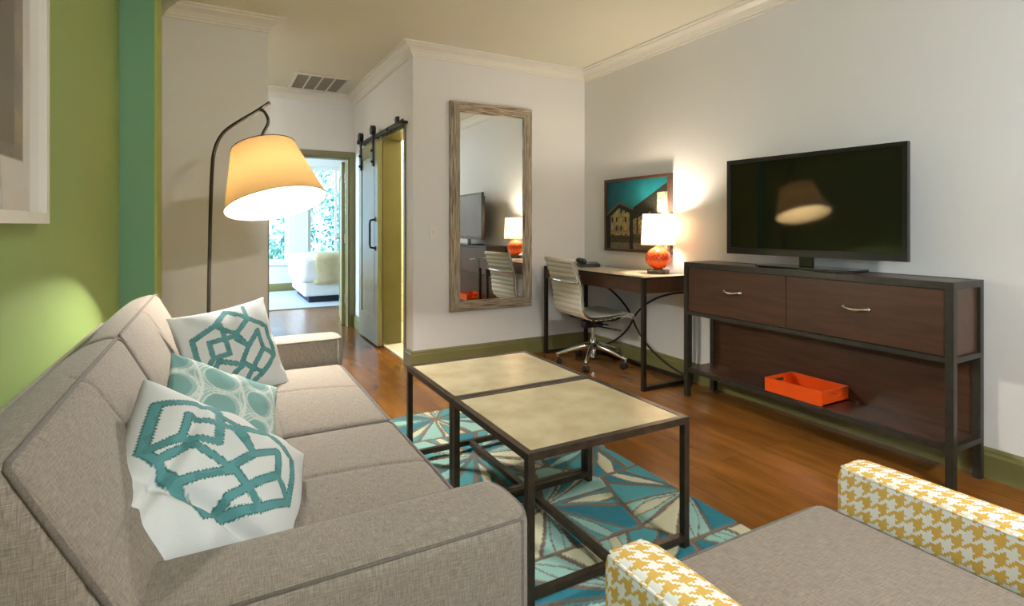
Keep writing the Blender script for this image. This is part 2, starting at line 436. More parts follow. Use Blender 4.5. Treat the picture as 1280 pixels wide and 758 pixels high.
# baseboards (olive, with a bead at the top)
def bb_prof(s=1):  # offset outwards, z
    return [(0, 0), (.016, 0), (.016, .098), (.011, .108), (.011, .118), (.006, .130), (0, .130)]
def baseboard(name, p0, p1, nrm, m=None):
    """runs from p0 to p1 (x,y), nrm = outward unit vector"""
    bm = bmesh.new(); prof = bb_prof()
    A = [bm.verts.new((p0[0]+nrm[0]*o, p0[1]+nrm[1]*o, z)) for o, z in prof]; C = [bm.verts.new((p1[0]+nrm[0]*o, p1[1]+nrm[1]*o, z)) for o, z in prof]
    for k in range(len(prof)): j = (k+1) % len(prof); bm.faces.new((A[k], A[j], C[j], C[k]))
    bm.faces.new(A[::-1]); bm.faces.new(C); bmesh.ops.recalc_face_normals(bm, faces=bm.faces[:])
    return structure(link(name, bm, m or M['olive']))
baseboard('baseboard_right', (XR, YF), (XR, YB), (-1, 0))
baseboard('baseboard_back', (XM-.016, YB), (XR, YB), (0, -1))
baseboard('baseboard_hall_near', (XM, YB), (XM, 4.10), (-1, 0))
baseboard('baseboard_hall_far', (XM, 4.87), (XM, YD), (-1, 0))
baseboard('baseboard_left', (XL, YF), (XL, 3.62), (1, 0))
baseboard('baseboard_partition', (-.288, YB), (XP, YB), (0, -1))
baseboard('baseboard_bedroom', (-2.1, YW), (4.5, YW), (0, -1))

# crown moulding: one swept profile per wall
def crown(n, p0, p1, nrm, ext0=0, ext1=0):
    prof = [(0, -.088), (.010, -.086), (.010, -.074), (.018, -.070), (.022, -.060), (.040, -.040), (.068, -.024), (.074, -.022), (.078, -.012), (.098, -.010), (.098, 0), (0, 0)]
    bm = bmesh.new(); d = (Vector(p1)-Vector(p0)).normalized(); n3 = Vector(nrm)
    # mitred ends: ext = +1 outer corner (longer away from wall), -1 inner corner
    A = []; C = []
    for o, z in prof:
        a = Vector(p0)+n3*o-d*o*ext0; c = Vector(p1)+n3*o+d*o*ext1
        A.append(bm.verts.new((a.x, a.y, ZC+z))); C.append(bm.verts.new((c.x, c.y, ZC+z)))
    for k in range(len(prof)): j = (k+1) % len(prof); bm.faces.new((A[k], A[j], C[j], C[k]))
    bm.faces.new(A[::-1]); bm.faces.new(C); bmesh.ops.recalc_face_normals(bm, faces=bm.faces[:])
    return structure(link('trim_%d' % n, bm, M['white_trim']))
crown(1, (XR, YF), (XR, YB), (-1, 0), 0, -1)
crown(2, (XM, YB), (XR, YB), (0, -1), 1, -1)
crown(3, (XM, YB), (XM, YD), (-1, 0), 1, -1)
crown(4, (-.288, YB), (XP, YB), (0, -1), -1, 1)
crown(5, (-.70, YB+.14), (-.70, YD), (1, 0), 0, -1)
crown(6, (-.70, YD), (XM, YD), (0, -1), -1, -1)
crown(7, (XL, YF), (XL, 3.62), (1, 0), 0, -1)

# casing of the bedroom door (olive) and the bathroom opening
bm = box(1.253, XM, YD-.018, YD-.0005, 0, 1.86); B(bm, .39, .45, YD-.018, YD-.0005, 0, 1.86); B(bm, .45, 1.253, YD-.018, YD-.0005, 1.80, 1.86)
B(bm, 1.235, 1.2525, YD, YD+.12, 0, 1.80); B(bm, .4505, .468, YD, YD+.12, 0, 1.80); B(bm, .468, 1.235, YD, YD+.12, 1.782, 1.7995)
structure(link('trim_8', bm, M['olive']))
bm = box(XM+.001, XM+.17, 4.781, 4.799, 0, 1.88); B(bm, XM-.012, XM+.17, 4.105, 4.139, 0, 1.88); B(bm, XM-.012, XM+.17, 4.139, 4.781, 1.845, 1.88)
structure(link('trim_9', bm, M['olive']))
link('threshold', box(XM+.005, XM+.17, 4.14, 4.78, 0, .014), M['sheet'], bpy.data.objects['floor_bathroom'])

# bedroom door, hinged on the right jamb, swung into the bedroom
d1 = empty('door_1', (1.232, YD+.125, .008), math.radians(-9)); structure(d1, 'olive bedroom door standing open into the bedroom')
def door_leaf_bm(w, h, t, panels):
    """leaf in local y (width) / z, thickness -x; raised frame around recessed panels"""
    bm = bmesh.new(); st = .1; B(bm, -t+.008, -.008, .001, w-.001, .001, h-.001)
    for x0, x1 in ((-t, -t+.0085), (-.0085, 0)):
        B(bm, x0, x1, 0, st, 0, h); B(bm, x0, x1, w-st, w, 0, h)
        zs = [0]+[z for p in panels for z in p]+[h]
        for a, b in zip(zs[0::2], zs[1::2]): B(bm, x0, x1, st, w-st, a, b)
        for a, b in panels: B(bm, x0+.004, x1-.003, st+.03, w-st-.03, a+.03, b-.03)
    return bm
link('door_leaf', door_leaf_bm(.76, 1.76, .036, [(.2, 1.62)]), M['olive_door'], d1)
for z in (.28, .93, 1.58):
    bm = box(-.010, .002, -.012, -.001, z-.05, z+.05); tube(bm, [(.004, -.008, z-.05), (.004, -.008, z+.05)], .006); link('hinge', bm, M['brushed'], d1)
bm = bmesh.new(); tube(bm, [(-.036, .69, .92), (-.085, .69, .92)], .009); tube(bm, [(-.08, .69, .92), (-.08, .58, .92)], .008)
lathe_b = box(-.042, -.036, .66, .72, .89, .95, bev=.002); link('door_handle', bm, M['brushed'], d1); link('handle_plate', lathe_b, M['brushed'], d1)

# sliding barn door
d2 = empty('door_2', (1.290, 4.735, .015)); structure(d2, 'olive sliding barn door hung from the black rail')
link('door_leaf', door_leaf_bm(.70, 1.815, .04, [(.24, 1.70)]), M['olive_door'], d2)
bm = bmesh.new(); tube(bm, [(-.04, .075, .86), (-.085, .075, .87), (-.09, .075, .90), (-.09, .075, 1.08), (-.085, .075, 1.11), (-.04, .075, 1.12)], .009)
for z in (.86, 1.12): B(bm, -.046, -.04, .055, .095, z-.02, z+.02)
link('door_pull', bm, M['black_iron'], d2)
for y in (.14, .60):
    bm = box(-.052, -.040, y-.02, y+.02, 1.60, 1.90)
    for z in (1.64, 1.74): tube(bm, [(-.066, y, z), (-.05, y, z)], .012)
    tube(bm, [(-.066, y, 1.925), (-.028, y, 1.925)], .042, 24)
    link('roller_hanger', bm, M['black_iron'], d2)
tr = thing('barn_door_rail', 'black iron sliding rail with wheel stops on the hall wall above the barn door', 'door rail', (0, 4.05, 1.883))
link('rail', box(1.262, 1.270, 0, 1.42, -.02, .02), M['black_iron'], tr)
for y in (.02, .42, .86, 1.36):
    bm = bmesh.new(); tube(bm, [(1.27, y, -.001), (XM-.0006, y, -.001)], .012, 14); tube(bm, [(1.25, y, -.001), (1.262, y, -.001)], .012, 6); link('standoff', bm, M['black_iron'], tr)
for y in (.10, 1.40):
    bm = box(1.236, 1.262, y-.022, y+.022, .004, .05, bev=.004); tube(bm, [(1.249, y+.024, .03), (1.249, y+.04, .03)], .011, 10); link('wheel_stop', bm, M['black_iron'], tr)

# ceiling vent
v = thing('ceiling_vent', 'white framed return air grille with four panels in the hall ceiling', 'vent', (.62, 5.15, ZC))
bm = bmesh.new(); W, D = .50, .60
B(bm, 0, W, 0, .03, -.012, 0); B(bm, 0, W, D-.03, D, -.012, 0); B(bm, 0, .03, .03, D-.03, -.012, 0); B(bm, W-.03, W, .03, D-.03, -.012, 0)
for k in range(1, 4): x = .03+(W-.06)*k/4; B(bm, x-.007, x+.007, .03, D-.03, -.010, 0)
link('vent_frame', bm, M['white_trim'], v)
for k in range(4):
    x0 = .03+(W-.06)*k/4+.008; x1 = .03+(W-.06)*(k+1)/4-.008; link('vent_grille', box(x0, x1, .032, D-.032, -.006, 0), M['vent'], v)

# ------------------------------------------------------------------ floor mirror on the back wall
mi = thing('wall_mirror', 'tall mirror in a ridged silver-brown wooden frame beside the desk', 'mirror', (1.60, YB, .404))
W, Hh, fw = .737, 1.650, .082
def framepiece(bm, a, b, w, horizontal):
    pass
def mirror_side(poly2, along_z):
    """frame member with mitred ends: outline in x,z and a ridged front"""
    bm = bmesh.new(); bands = 7
    (a0, a1, b0, b1) = poly2           # outer edge endpoints a0->a1, inner edge b0->b1
    rows = []
    uvl = bm.loops.layers.uv.verify()
    for i in range(bands*2+1):
        t = i/(bands*2); y = -.030-.012*math.sin(PI*t)-(.004 if i % 2 else 0)
        p = Vector(a0).lerp(Vector(b0), t); q = Vector(a1).lerp(Vector(b1), t)
        n = 40; rows.append([bm.verts.new((p.lerp(q, k/n).x, y+.0022*noise.noise((k*.5, i*3.1, p.x*7))*2, p.lerp(q, k/n).y)) for k in range(n+1)])
    for i, (A, C) in enumerate(zip(rows, rows[1:])):
        for k in range(len(A)-1):
            f = bm.faces.new((A[k], A[k+1], C[k+1], C[k]))
            L_ = (Vector(a1)-Vector(a0)).length
            for l, (u, w_) in zip(f.loops, ((k, i), (k+1, i), (k+1, i+1), (k, i+1))): l[uvl].uv = (u/40*L_, w_*.006)
    for row, sgn in ((rows[0], 1), (rows[-1], -1)):
        bk = [bm.verts.new((v_.co.x, -.001, v_.co.z)) for v_ in row]
        for k in range(len(row)-1):
            f = bm.faces.new((row[k], bk[k], bk[k+1], row[k+1]))
            for l in f.loops: l[uvl].uv = (l.vert.co.z+l.vert.co.x, l.vert.co.y)
    bmesh.ops.recalc_face_normals(bm, faces=bm.faces[:])
    return link('frame_side', bm, M['mirror_frame'], mi, uv=False)
mirror_side(((0, 0), (0, Hh), (fw, fw), (fw, Hh-fw)), 1)
mirror_side(((W, 0), (W, Hh), (W-fw, fw), (W-fw, Hh-fw)), 1)
mirror_side(((0, 0), (W, 0), (fw, fw), (W-fw, fw)), 0)
mirror_side(((0, Hh), (W, Hh), (fw, Hh-fw), (W-fw, Hh-fw)), 0)
link('mirror_glass', box(fw-.004, W-fw+.004, -.02, -.012, fw-.004, Hh-fw+.004), M['mirror'], mi)
link('backing', box(.004, W-.004, -.011, -.001, .004, Hh-.004), M['black_plastic'], mi)

# light switch
sw = thing('light_switch', 'white single light switch plate left of the tall mirror', 'light switch', (1.473, YB, 1.03))
link('plate', box(-.035, .035, -.006, -.0005, -.055, .055, bev=.002), M['white_trim'], sw)
link('toggle', box(-.006, .006, -.016, -.006, -.012, .012, bev=.002), M['white_trim'], sw)

# ------------------------------------------------------------------ pictures
def flat_art(name, parent, u0, u1, v0, v1, fn, plane_fn, nu=120, nv=90):
    bm = bmesh.new(); g = []
    for j in range(nv+1):
        g.append([bm.verts.new(plane_fn(u0+(u1-u0)*i/nu, v0+(v1-v0)*j/nv)) for i in range(nu+1)])
    for j in range(nv):
        for i in range(nu): bm.faces.new((g[j][i], g[j][i+1], g[j+1][i+1], g[j+1][i]))
    o = link(name, bm, M['print'], parent)
    cols = []
    for j in range(nv+1):
        for i in range(nu+1): cols.append(fn(i/nu, j/nv))
    colour_attr(o, lambda k, v_: cols[k]); return o
def lerp3(a, b, t): return tuple(a[i]+(b[i]-a[i])*t for i in range(3))+(1,)
def stripe_photo(u, v):
    """night photograph of a gabled timber building under a teal sky: u 0 left .. 1 right, v 0 bottom .. 1 top"""
    n = noise.noise((u*9, v*9, 1)); n2 = noise.noise((u*40, v*40, 5)); n3 = noise.noise((u*90, v*22, 9))
    # long wing: roof edge rises to the right; gabled front at the left
    roof = .50+.62*max(0, u-.30)
    gy = .70-.42*abs(u-.22)*(1.0 if u > .22 else 1.9)
    glow = math.exp(-((u-.62)**2*5+(v-.70)**2*7))
    sky = lerp3((.006, .050, .066), (.012, .17, .19), min(1, glow*1.1+.12*n))
    wall = (.26+.14*n+.12*n2, .20+.11*n+.10*n2, .09+.05*n2, 1)
    if u < .46 and v < gy:                       # gabled front
        if v > gy-.035: return (.085, .095, .085, 1)      # barge boards
        if v > gy-.10: return (.012, .014, .012, 1)
        if u < .07 or u > .40: return (.015, .017, .014, 1)
        if v < .20: pass
        else:
            w = ((u-.07)*13) % 1; h = (v*8) % 1
            if .25 < w < .62 and .2 < h < .72: return (.012, .012, .010, 1) if (int(u*13)+int(v*8)) % 3 else (.42, .30, .10, 1)
            return wall
    if v > roof: 
        if abs(u-.60) < .004 and v < .86: return (.16, .24, .20, 1)
        return sky
    if u > .84 and .42 < v < .80: return (.20+.25*n2, .22+.22*n2, .13+.1*n2, 1)   # lit gable end at the right
    if v > roof*.62+.06: return (.016+.012*n2, .015+.010*n2, .011, 1)       # dark roof
    if v < .09: return (.16+.10*n3, .13+.08*n3, .085, 1)
    if v < .22: return (.03+.20*max(0, n2+n3*.5), .028+.13*max(0, n3), .022, 1)
    w = (u*12) % 1
    if u > .74: return (.03+.02*n2, .026+.02*n2, .018, 1)
    if .2 < w < .5: return (.02, .018, .012, 1)
    return tuple(max(.01, c*(.8+.5*n2)) for c in wall[:3])+(1,)
pc = thing('framed_photo', 'black framed night photograph of a timber building above the desk', 'picture', (XR, 2.869, .87))
PW, PH, PD = .745, .590, .036
bm = bmesh.new(); t = .022
B(bm, -PD, -.001, 0, t, 0, PH); B(bm, -PD, -.001, PW-t, PW, 0, PH); B(bm, -PD, -.001, t, PW-t, 0, t); B(bm, -PD, -.001, t, PW-t, PH-t, PH)
link('picture_frame', bm, M['espresso'], pc)
link('backing', box(-.024, -.001, t, PW-t, t, PH-t), M['black_plastic'], pc)
flat_art('print', pc, PW-t, t, t, PH-t, stripe_photo, lambda a, b: (-.0248, a, b), 220, 170)
# large art on the green wall
def collage(u, v):
    """grey and brown weathered collage with a pale mat: u 0 = far (right in view) .. 1 near, v 0 bottom"""
    if u < .055 or u > .945 or v < .15 or v > .93: return (.74, .70, .62, 1)
    n = noise.noise((u*7, v*9, 3)); n2 = noise.noise((u*30, v*14, 8)); n3 = noise.noise((u*60, v*60, 4))
    if u < .115 or v < .19: return (.24+.10*n+.05*n3, .19+.08*n+.05*n3, .12+.05*n3, 1)
    if .45 < v < .47 or (u-.3)*1.2 < .02: return (.12, .10, .07, 1)
    k = .22+.15*n+.10*n2+.05*n3
    return (max(.02, k), max(.02, k*.97), max(.02, k*.80), 1)
ga = thing('framed_collage', 'large white framed weathered collage on the green wall above the sofa', 'picture', (XL, .80, 1.085))
GW, GH, GD = 1.166, .95, .05; t = .03
bm = bmesh.new(); B(bm, .001, GD, 0, t, 0, GH); B(bm, .001, GD, GW-t, GW, 0, GH); B(bm, .001, GD, t, GW-t, 0, t); B(bm, .001, GD, t, GW-t, GH-t, GH)
link('picture_frame', bm, M['white_trim'], ga)
link('backing', box(.001, .012, t, GW-t, t, GH-t), M['black_plastic'], ga)
flat_art('print', ga, GW-t, t, t, GH-t, collage, lambda a, b: (.0132, a, b), 160, 130)
link('picture_glass', box(.030, .033, t, GW-t, t, GH-t), M['art_glass'], ga)

# ------------------------------------------------------------------ sofa
YN, YE, XF = .885, 2.835, .525      # near end, far end, front
RX0, RX1, RY0, RY1 = .22, 1.652, .70, 2.945        # rug outline
sofa = thing('sofa', 'long grey-brown fabric sofa with square arms against the green wall', 'sofa', (0, 0, 0))
F, Pp = M['sofa'], M['piping']
YS = 1.80
link('base', soft(-.40, XF-.03, YN+.01, YE-.01, .09, .275, .02), F, sofa, True)
ARM = .185
link('back_frame', prism(bmesh.new(), [(-.42, .27), (-.12, .27), (-.12, .42), (-.26, .62), (-.32, .67), (-.42, .67)], 'y', YN+.004, YE-.004), F, sofa)
def seat(y0, y1):
    ym = (y0+y1)/2
    o = link('seat_cushion', soft(-.20, XF, y0, y1, .277, .425, .028, bulge=(0, 0, (0, .022)), grooves=[(1, ym, 2, .006, .006), (0, .18, 2, .006, .006)]), F, sofa, True)
    bm = bmesh.new(); z = .417; e = .006
    tube(bm, [(-.1, y0+e, z), (XF-.03, y0+e, z+.003), (XF-.008, y0+.012, z), (XF-.003, y0+.03, z-.002), (XF-.002, ym, z), (XF-.003, y1-.03, z-.002), (XF-.008, y1-.012, z), (XF-.03, y1-e, z+.003), (-.1, y1-e, z)], .004, 8)
    link('piping', bm, Pp, o, True)
seat(YN+ARM+.002, YS-.001); seat(YS+.001, YE-ARM-.002)
def back_fn(p):
    x, y, z = p
    t = (z-.30)/.48
    nx = x + (-.0) - (z-.43)*.50
    if x < -.12: nx += (z-.43)*.22*min(1, (-.12-x)/.12)
    nz = z - max(0, (-.05-x))*.30*max(0, t)
    return (nx, y, nz)
def back(y0, y1):
    ym = (y0+y1)/2
    o = link('back_cushion', soft(-.25, -.05, y0, y1, .285, .785, .028, bulge=((0, .018), 0, (0, .012)), fn=back_fn, grooves=[(1, ym, 0, .006, .006), (2, .60, 0, .006, .006)]), F, sofa, True)
    bm = bmesh.new(); tz = .779
    raw = [(-.054, y0+.006, .44), (-.054, y0+.006, tz-.02), (-.056, y0+.012, tz-.004), (-.058, y0+.03, tz), (-.058, ym, tz+.001), (-.058, y1-.03, tz), (-.056, y1-.012, tz-.004), (-.054, y1-.006, tz-.02), (-.054, y1-.006, .44)]
    tube(bm, [back_fn(q) for q in raw], .0045, 8)
    link('piping', bm, Pp, o, True)
back(YN, YS-.001); back(YS+.001, YE)
for (a, b, zt) in ((YN, YN+ARM, .528), (YE-ARM, YE, .546)):
    mid = (a+b)/2
    def arm_fn(p, mid=mid): return (p[0]-.030*abs((p[1]-mid)/(ARM/2))**4*max(0, (p[0]-(XF-.12))/.12), p[1], p[2])
    o = link('armrest', soft(-.21, XF+.018, a, b, .09, zt, .026, fn=arm_fn, bulge=(0, 0, (0, .004))), F, sofa, True)
    bm = bmesh.new(); e = .008; z = zt-e; xf = XF+.018-e
    ring = [(-.15, a+e, z), (XF-.06, a+e, z), (xf-.012, a+e+.001, z), (xf, a+e+.012, z)]+[(xf, a+.03+(b-a-.06)*k/6, z) for k in range(7)]+[(xf, b-e-.012, z), (xf-.012, b-e-.001, z), (XF-.06, b-e, z), (-.15, b-e, z)]
    tube(bm, [arm_fn(q) for q in ring], .0036, 8)
    for yy in (a+e, b-e): tube(bm, [arm_fn((xf, yy, z-.002)), arm_fn((xf, yy, .11))], .0036, 8)
    link('piping', bm, Pp, o, True)
for x in (-.34, XF-.09):
    for y in (YN+.06, YE-.06):
        link('leg', tube(bmesh.new(), [(x, y, .0142 if x > RX0 and y > RY0 else 0), (x, y, .10)], [.016, .024], 12), M['espresso'], sofa, True, sharp=40)

# ------------------------------------------------------------------ pillows
def pillow_bm(w, h, T, seed, n=150, fold=None):
    bm = bmesh.new(); sides = []
    random.seed(seed); info = []
    for s in (1, -1):
        g = []
        for j in range(n+1):
            row = []
            for i in range(n+1):
                u, v = -1+2*i/n, -1+2*j/n
                if s < 0 and (i in (0, n) or j in (0, n)): row.append(sides[0][j][i]); continue
                e = max(0, (1-u*u))*max(0, (1-v*v))
                th = T*(e**.42)*(1-.10*(u*u+v*v))
                x = u*w/2*(1-.07*(1-v*v)*abs(u)); y = v*h/2*(1-.07*(1-u*u)*abs(v))
                edge = max(abs(u), abs(v))
                th += .006*noise.noise((u*2.6+seed, v*2.6, s))*(e**.3)
                # gathers near the rim, running inwards from the corners
                a = math.atan2(v, u); th += .005*math.sin(a*9+seed+2*noise.noise((u*2, v*2, seed)))*max(0, edge-.45)*(e**.25)*2.4
                if fold: x, y, th = fold(u, v, x, y, th, s)
                row.append(bm.verts.new((x, y, s*th))); info.append((u, v, s))
            g.append(row)
        sides.append(g)
        for j in range(n):
            for i in range(n):
                q = (g[j][i], g[j][i+1], g[j+1][i+1], g[j+1][i])
                bm.faces.new(q if s > 0 else q[::-1])
    return bm, info
def pillow(name_label, cat, w, h, T, seed, M4, colfn, group=None, fold=None, n=150):
    bm, info = pillow_bm(w, h, T, seed, n, fold)
    o = link('throw_pillow', bm, M['pillow'], None, True)
    colour_attr(o, lambda k, v_: colfn(info[k][0], info[k][1], info[k][2]))
    o.matrix_world = M4; return tag(o, name_label, cat, group)
def pose(c, normal, up, roll=0):
    n = Vector(normal).normalized(); u = Vector(up); u = (u-n*u.dot(n)).normalized(); r = u.cross(n)
    m = Matrix((r, u, n)).transposed().to_4x4(); m = m @ Matrix.Rotation(roll, 4, 'Z'); m.translation = Vector(c); return m
CW = (.60, .62, .60, 1); CT = srgb(88, 142, 144); CTD = srgb(58, 104, 98)
def key_dist(u, v, segs):
    return min(seg_d(u, v, a, b) for a, b in segs)
def poly(*pts): return list(zip(pts, pts[1:]))
KEY = []
# an interlaced rectangular knot, in pillow coordinates
KEY += poly((-.78, .42), (-.78, -.28), (-.42, -.56), (.05, -.30), (.40, -.60), (.80, -.30), (.80, .34), (.42, .62), (.05, .34), (-.30, .62), (-.78, .42))
KEY += poly((-.50, .30), (-.50, -.02), (-.18, -.02), (-.18, .62))
KEY += poly((-.50, .30), (-.02, .30), (.22, .02), (-.02, -.30), (-.42, -.10), (-.62, -.34))
KEY += poly((.22, .02), (.55, .30), (.55, -.10), (.30, -.34), (.05, -.62), (.05, -.86))
KEY += poly((.42, .62), (.42, .90)); KEY += poly((-.30, .62), (.05, .90), (.42, .62)); KEY += poly((.05, .34), (.22, .02))
KEY += poly((-.42, -.56), (-.10, -.86), (.40, -.60)); KEY += poly((.80, -.30), (.55, -.10)); KEY += poly((-.78, -.28), (-.5, -.02))
def key_col(u, v, s):
    if s < 0: return CW
    d = key_dist(u, v, KEY)
    zig = .008*math.sin((u+v)*140)
    wv = .052
    if d < wv-.014: return CT if noise.noise((u*5, v*5, 2)) > -.2 else lerp3(CT, CTD, .3)
    if d < wv+zig: return CTD
    return CW
C_AQ = srgb(160, 190, 184); C_AQ2 = srgb(128, 168, 164); C_WH = srgb(216, 222, 214)
def circ_col(u, v, s):
    best = 9
    for ci in range(-1, 3):
        for cj in range(-2, 3):
            cx = ci*.72-.3; cy = cj*.62+(.31 if ci % 2 else 0)
            for rr, ex in ((.34, 0), (.30, .03), (.38, -.02)):
                best = min(best, abs(math.hypot((u-cx-ex)*.98, (v-cy)*1.05)-rr))
    strip = min(abs(u-(-.66)-.05*math.sin(v*4)), abs(u-.06-.05*math.sin(v*4+1)), abs(u-.78-.04*math.sin(v*4)))
    if best < .008 or strip < .028: return C_WH
    inside = min(math.hypot(u-(ci*.72-.3), v-(cj*.62+(.31 if ci % 2 else 0))) for ci in range(-1, 3) for cj in range(-2, 3))
    return C_AQ2 if inside < .25 else C_AQ
def fold_far(u, v, x, y, th, s):
    k = max(0, u+v-.9)                       # upper right corner flops forward
    return x-.03*k, y-.02*k, th + (.05*k*s if s > 0 else -.05*k)
def fold_near(u, v, x, y, th, s):
    g = v+.42+.25*u                           # a soft crease across the lower part, cloth gathered below it
    th -= .030*math.exp(-(g/.07)**2)*max(0, 1-u*u)
    if g < 0: th += .010*math.sin(u*11+v*5)*min(1, -g*3)*max(0, 1-max(abs(u), abs(v))**4)
    g2 = u+.62-.2*v
    th -= .014*math.exp(-(g2/.06)**2)*max(0, 1-v*v)
    return x, y, max(th, 0)
pillow('white throw pillow with teal interlaced key pattern by the far sofa arm', 'pillow', .375, .375, .055, 3,
       pose((.055, 2.34, .588), (.40, -.84, .36), (-.16, .3, 1), math.radians(5)), key_col, 'throw pillows on the sofa')
pillow('small pale aqua lumbar pillow with thin white circles, middle of the sofa', 'pillow', .37, .31, .06, 8,
       pose((.02, 1.76, .522), (.62, -.60, .50), (-.2, .2, 1), math.radians(-34)), circ_col, 'throw pillows on the sofa')
def key_col2(u, v, s):
    if s < 0: return CW
    a, b = (u+.14)/.96, (v-.24)/.84
    if b < -1 or a > 1: return CW
    return key_col(a, b, s)
pillow('large white throw pillow with teal key pattern nearest the camera', 'pillow', .43, .43, .11, 5,
       pose((-.012, 1.27, .512), (.58, -.50, .64), (-.35, .1, 1), math.radians(-60)), key_col2, 'throw pillows on the sofa', fold=fold_near, n=230)

# ------------------------------------------------------------------ coffee tables
def coffee(name_label, x0, x1, y0, y1, z):
    t = thing('coffee_table', name_label, 'coffee table', ((x0+x1)/2, (y0+y1)/2, .0142), 0, 'pair of square coffee tables')
    hx, hy = (x1-x0)/2, (y1-y0)/2; z -= .0142; b = .022
    bm = bmesh.new()
    for s in (-1, 1):
        B(bm, -hx, hx, s*hy, s*(hy-b), z-b, z); B(bm, s*hx, s*(hx-b), -hy+b, hy-b, z-b, z)
    link('top_frame', bm, M['bronze'], t)
    link('tabletop', box(-hx+b+.001, hx-b-.001, -hy+b+.001, hy-b-.001, z-.016, z-.0015), M['stone_top'], t)
    for sx in (-1, 1):
        for sy in (-1, 1):
            link('leg', box(sx*hx, sx*(hx-b), sy*hy, sy*(hy-b), 0, z-b), M['bronze'], t)
    bm = bmesh.new()
    for s in (-1, 1): B(bm, -hx+b, hx-b, s*hy, s*(hy-b), .02, .02+b)
    B(bm, -b/2, b/2, -hy+b, hy-b, .0205, .0195+b)
    link('stretcher', bm, M['bronze'], t)
    return t
coffee('near square coffee table with tan stone top and bronze frame, beside the armchair', .758, 1.378, 1.289, 1.838, .4455)
coffee('far square coffee table with tan stone top and bronze frame, nearer the mirror', .758, 1.378, 1.842, 2.372, .4455)

# ------------------------------------------------------------------ rug
RX0, RX1, RY0, RY1 = .22, 1.652, .70, 2.945
TEAL, DTEAL, AQUA, CREAM, BROWN = srgb(82, 150, 154), srgb(52, 124, 138), srgb(150, 190, 180), srgb(204, 200, 168), srgb(124, 108, 94)
cent = []
for a in range(-2, 4):
    for b in range(-2, 7):
        cent.append((RX0+.30+a*.56+.03*math.sin(b*2), RY0+.34+b*.54+(.16 if a % 2 else 0)))
def rug_col(x, y):
    ds = sorted((math.hypot(x-cx, y-cy), k) for k, (cx, cy) in enumerate(cent))
    (d1, k1), (d2, k2) = ds[0], ds[1]
    cx, cy = cent[k1]; a = math.atan2(y-cy, x-cx)
    edge = d2-d1
    if edge < .017: return BROWN, 1
    nw = 14; t = (a/(2*PI)*nw + k1*.37 + .22*math.sin(a*3+k1)) % nw
    i = int(t); f = t-i
    lw = d1*2*PI/nw; off = min(f, 1-f)*lw
    # brown sepals widen outwards, then close again towards the rim of each burst
    side = .13+.06*math.sin(i*2.3+k1)
    sep = side*lw*min(1, max(.25, (.42-d1)/.22)) if (i+k1) % 3 else .006
    if off < max(.0055, sep): return BROWN, 0 if off < sep-.006 else 1
    core = abs(f-.5)*lw
    kite = .30*max(0, d1-.05)*(1 if d1 < .20 else max(0, (.36-d1)/.16))*.62
    sel = (i*5+k1*3) % 7
    if (i+k1) % 2 == 0 and core < kite:
        if core > kite-.006: return BROWN, 1
        return (CREAM, AQUA, CREAM, TEAL, AQUA, CREAM, AQUA)[sel], 0
    return (TEAL, AQUA, DTEAL, CREAM, TEAL, AQUA, DTEAL)[sel], 0
bm = bmesh.new(); st = .0055; nx = int((RX1-RX0)/st); ny = int((RY1-RY0)/st); g = []; rc = []
for j in range(ny+1):
    row = []
    for i in range(nx+1):
        x = RX0+(RX1-RX0)*i/nx; y = RY0+(RY1-RY0)*j/ny
        wx = x+.012*noise.noise((x*6, y*6, 1)); wy = y+.012*noise.noise((x*6, y*6, 7))
        c, dn = rug_col(wx, wy)
        e = i in (0, nx) or j in (0, ny)
        row.append(bm.verts.new((x, y, .003 if e else .0125-.004*dn+.001*noise.noise((x*60, y*60, 0))))); rc.append(c)
    g.append(row)
for j in range(ny):
    for i in range(nx): bm.faces.new((g[j][i], g[j][i+1], g[j+1][i+1], g[j+1][i]))
B(bm, RX0, RX1, RY0, RY1, .0005, .0029)
rc += [BROWN]*8
rug = link('area_rug', bm, M['rug'], None, True)
colour_attr(rug, lambda k, v_: rc[k])
tag(rug, 'teal, cream and brown starburst rug under the coffee tables', 'rug')

# ------------------------------------------------------------------ armchair
CX0, CX1, CYF, CYB = .515, 1.207, .655, -.14
ac = thing('armchair', 'armchair with yellow and white houndstooth arms and grey-brown seat, bottom right', 'armchair', (0, 0, 0))
Hm = M['houndstooth']; aw = .088
link('base', soft(CX0+.01, CX1-.01, CYB, CYF-.02, .14, .36, .02), M['houndstooth'], ac, True)
for a, b in ((CX0, CX0+aw), (CX1-aw, CX1)):
    o = link('armrest', soft(a, b, CYB+.05, CYF, .14, .590, .022, bulge=(0, 0, (0, .006))), Hm, ac, True)
    bm = bmesh.new(); z = .582
    for xx, s in ((a+.004, 1), (b-.004, -1)):
        tube(bm, [(xx, CYB+.1, z), (xx, CYF-.03, z), (xx+s*.004, CYF-.008, z-.004), (xx+s*.004, CYF-.004, z-.02), (xx+s*.004, CYF-.004, .17)], .0032, 8)
    tube(bm, [(a+.012, CYF-.006, z), (b-.012, CYF-.006, z)], .0032, 8)
    link('piping', bm, Hm, o, True)
o = link('seat_cushion', soft(CX0+aw+.002, CX1-aw-.002, CYB+.12, CYF+.035, .362, .500, .022, bulge=(0, 0, (0, .014))), M['chair_seat'], ac, True)
bm = bmesh.new(); z = .494; a, b = CX0+aw+.008, CX1-aw-.008
tube(bm, [(a, CYB+.2, z), (a, CYF, z), (a+.01, CYF+.027, z-.002), (a+.03, CYF+.031, z-.003), ((a+b)/2, CYF+.032, z-.002), (b-.03, CYF+.031, z-.003), (b-.01, CYF+.027, z-.002), (b, CYF, z), (b, CYB+.2, z)], .0035, 8)
link('piping', bm, M['piping'], o, True)
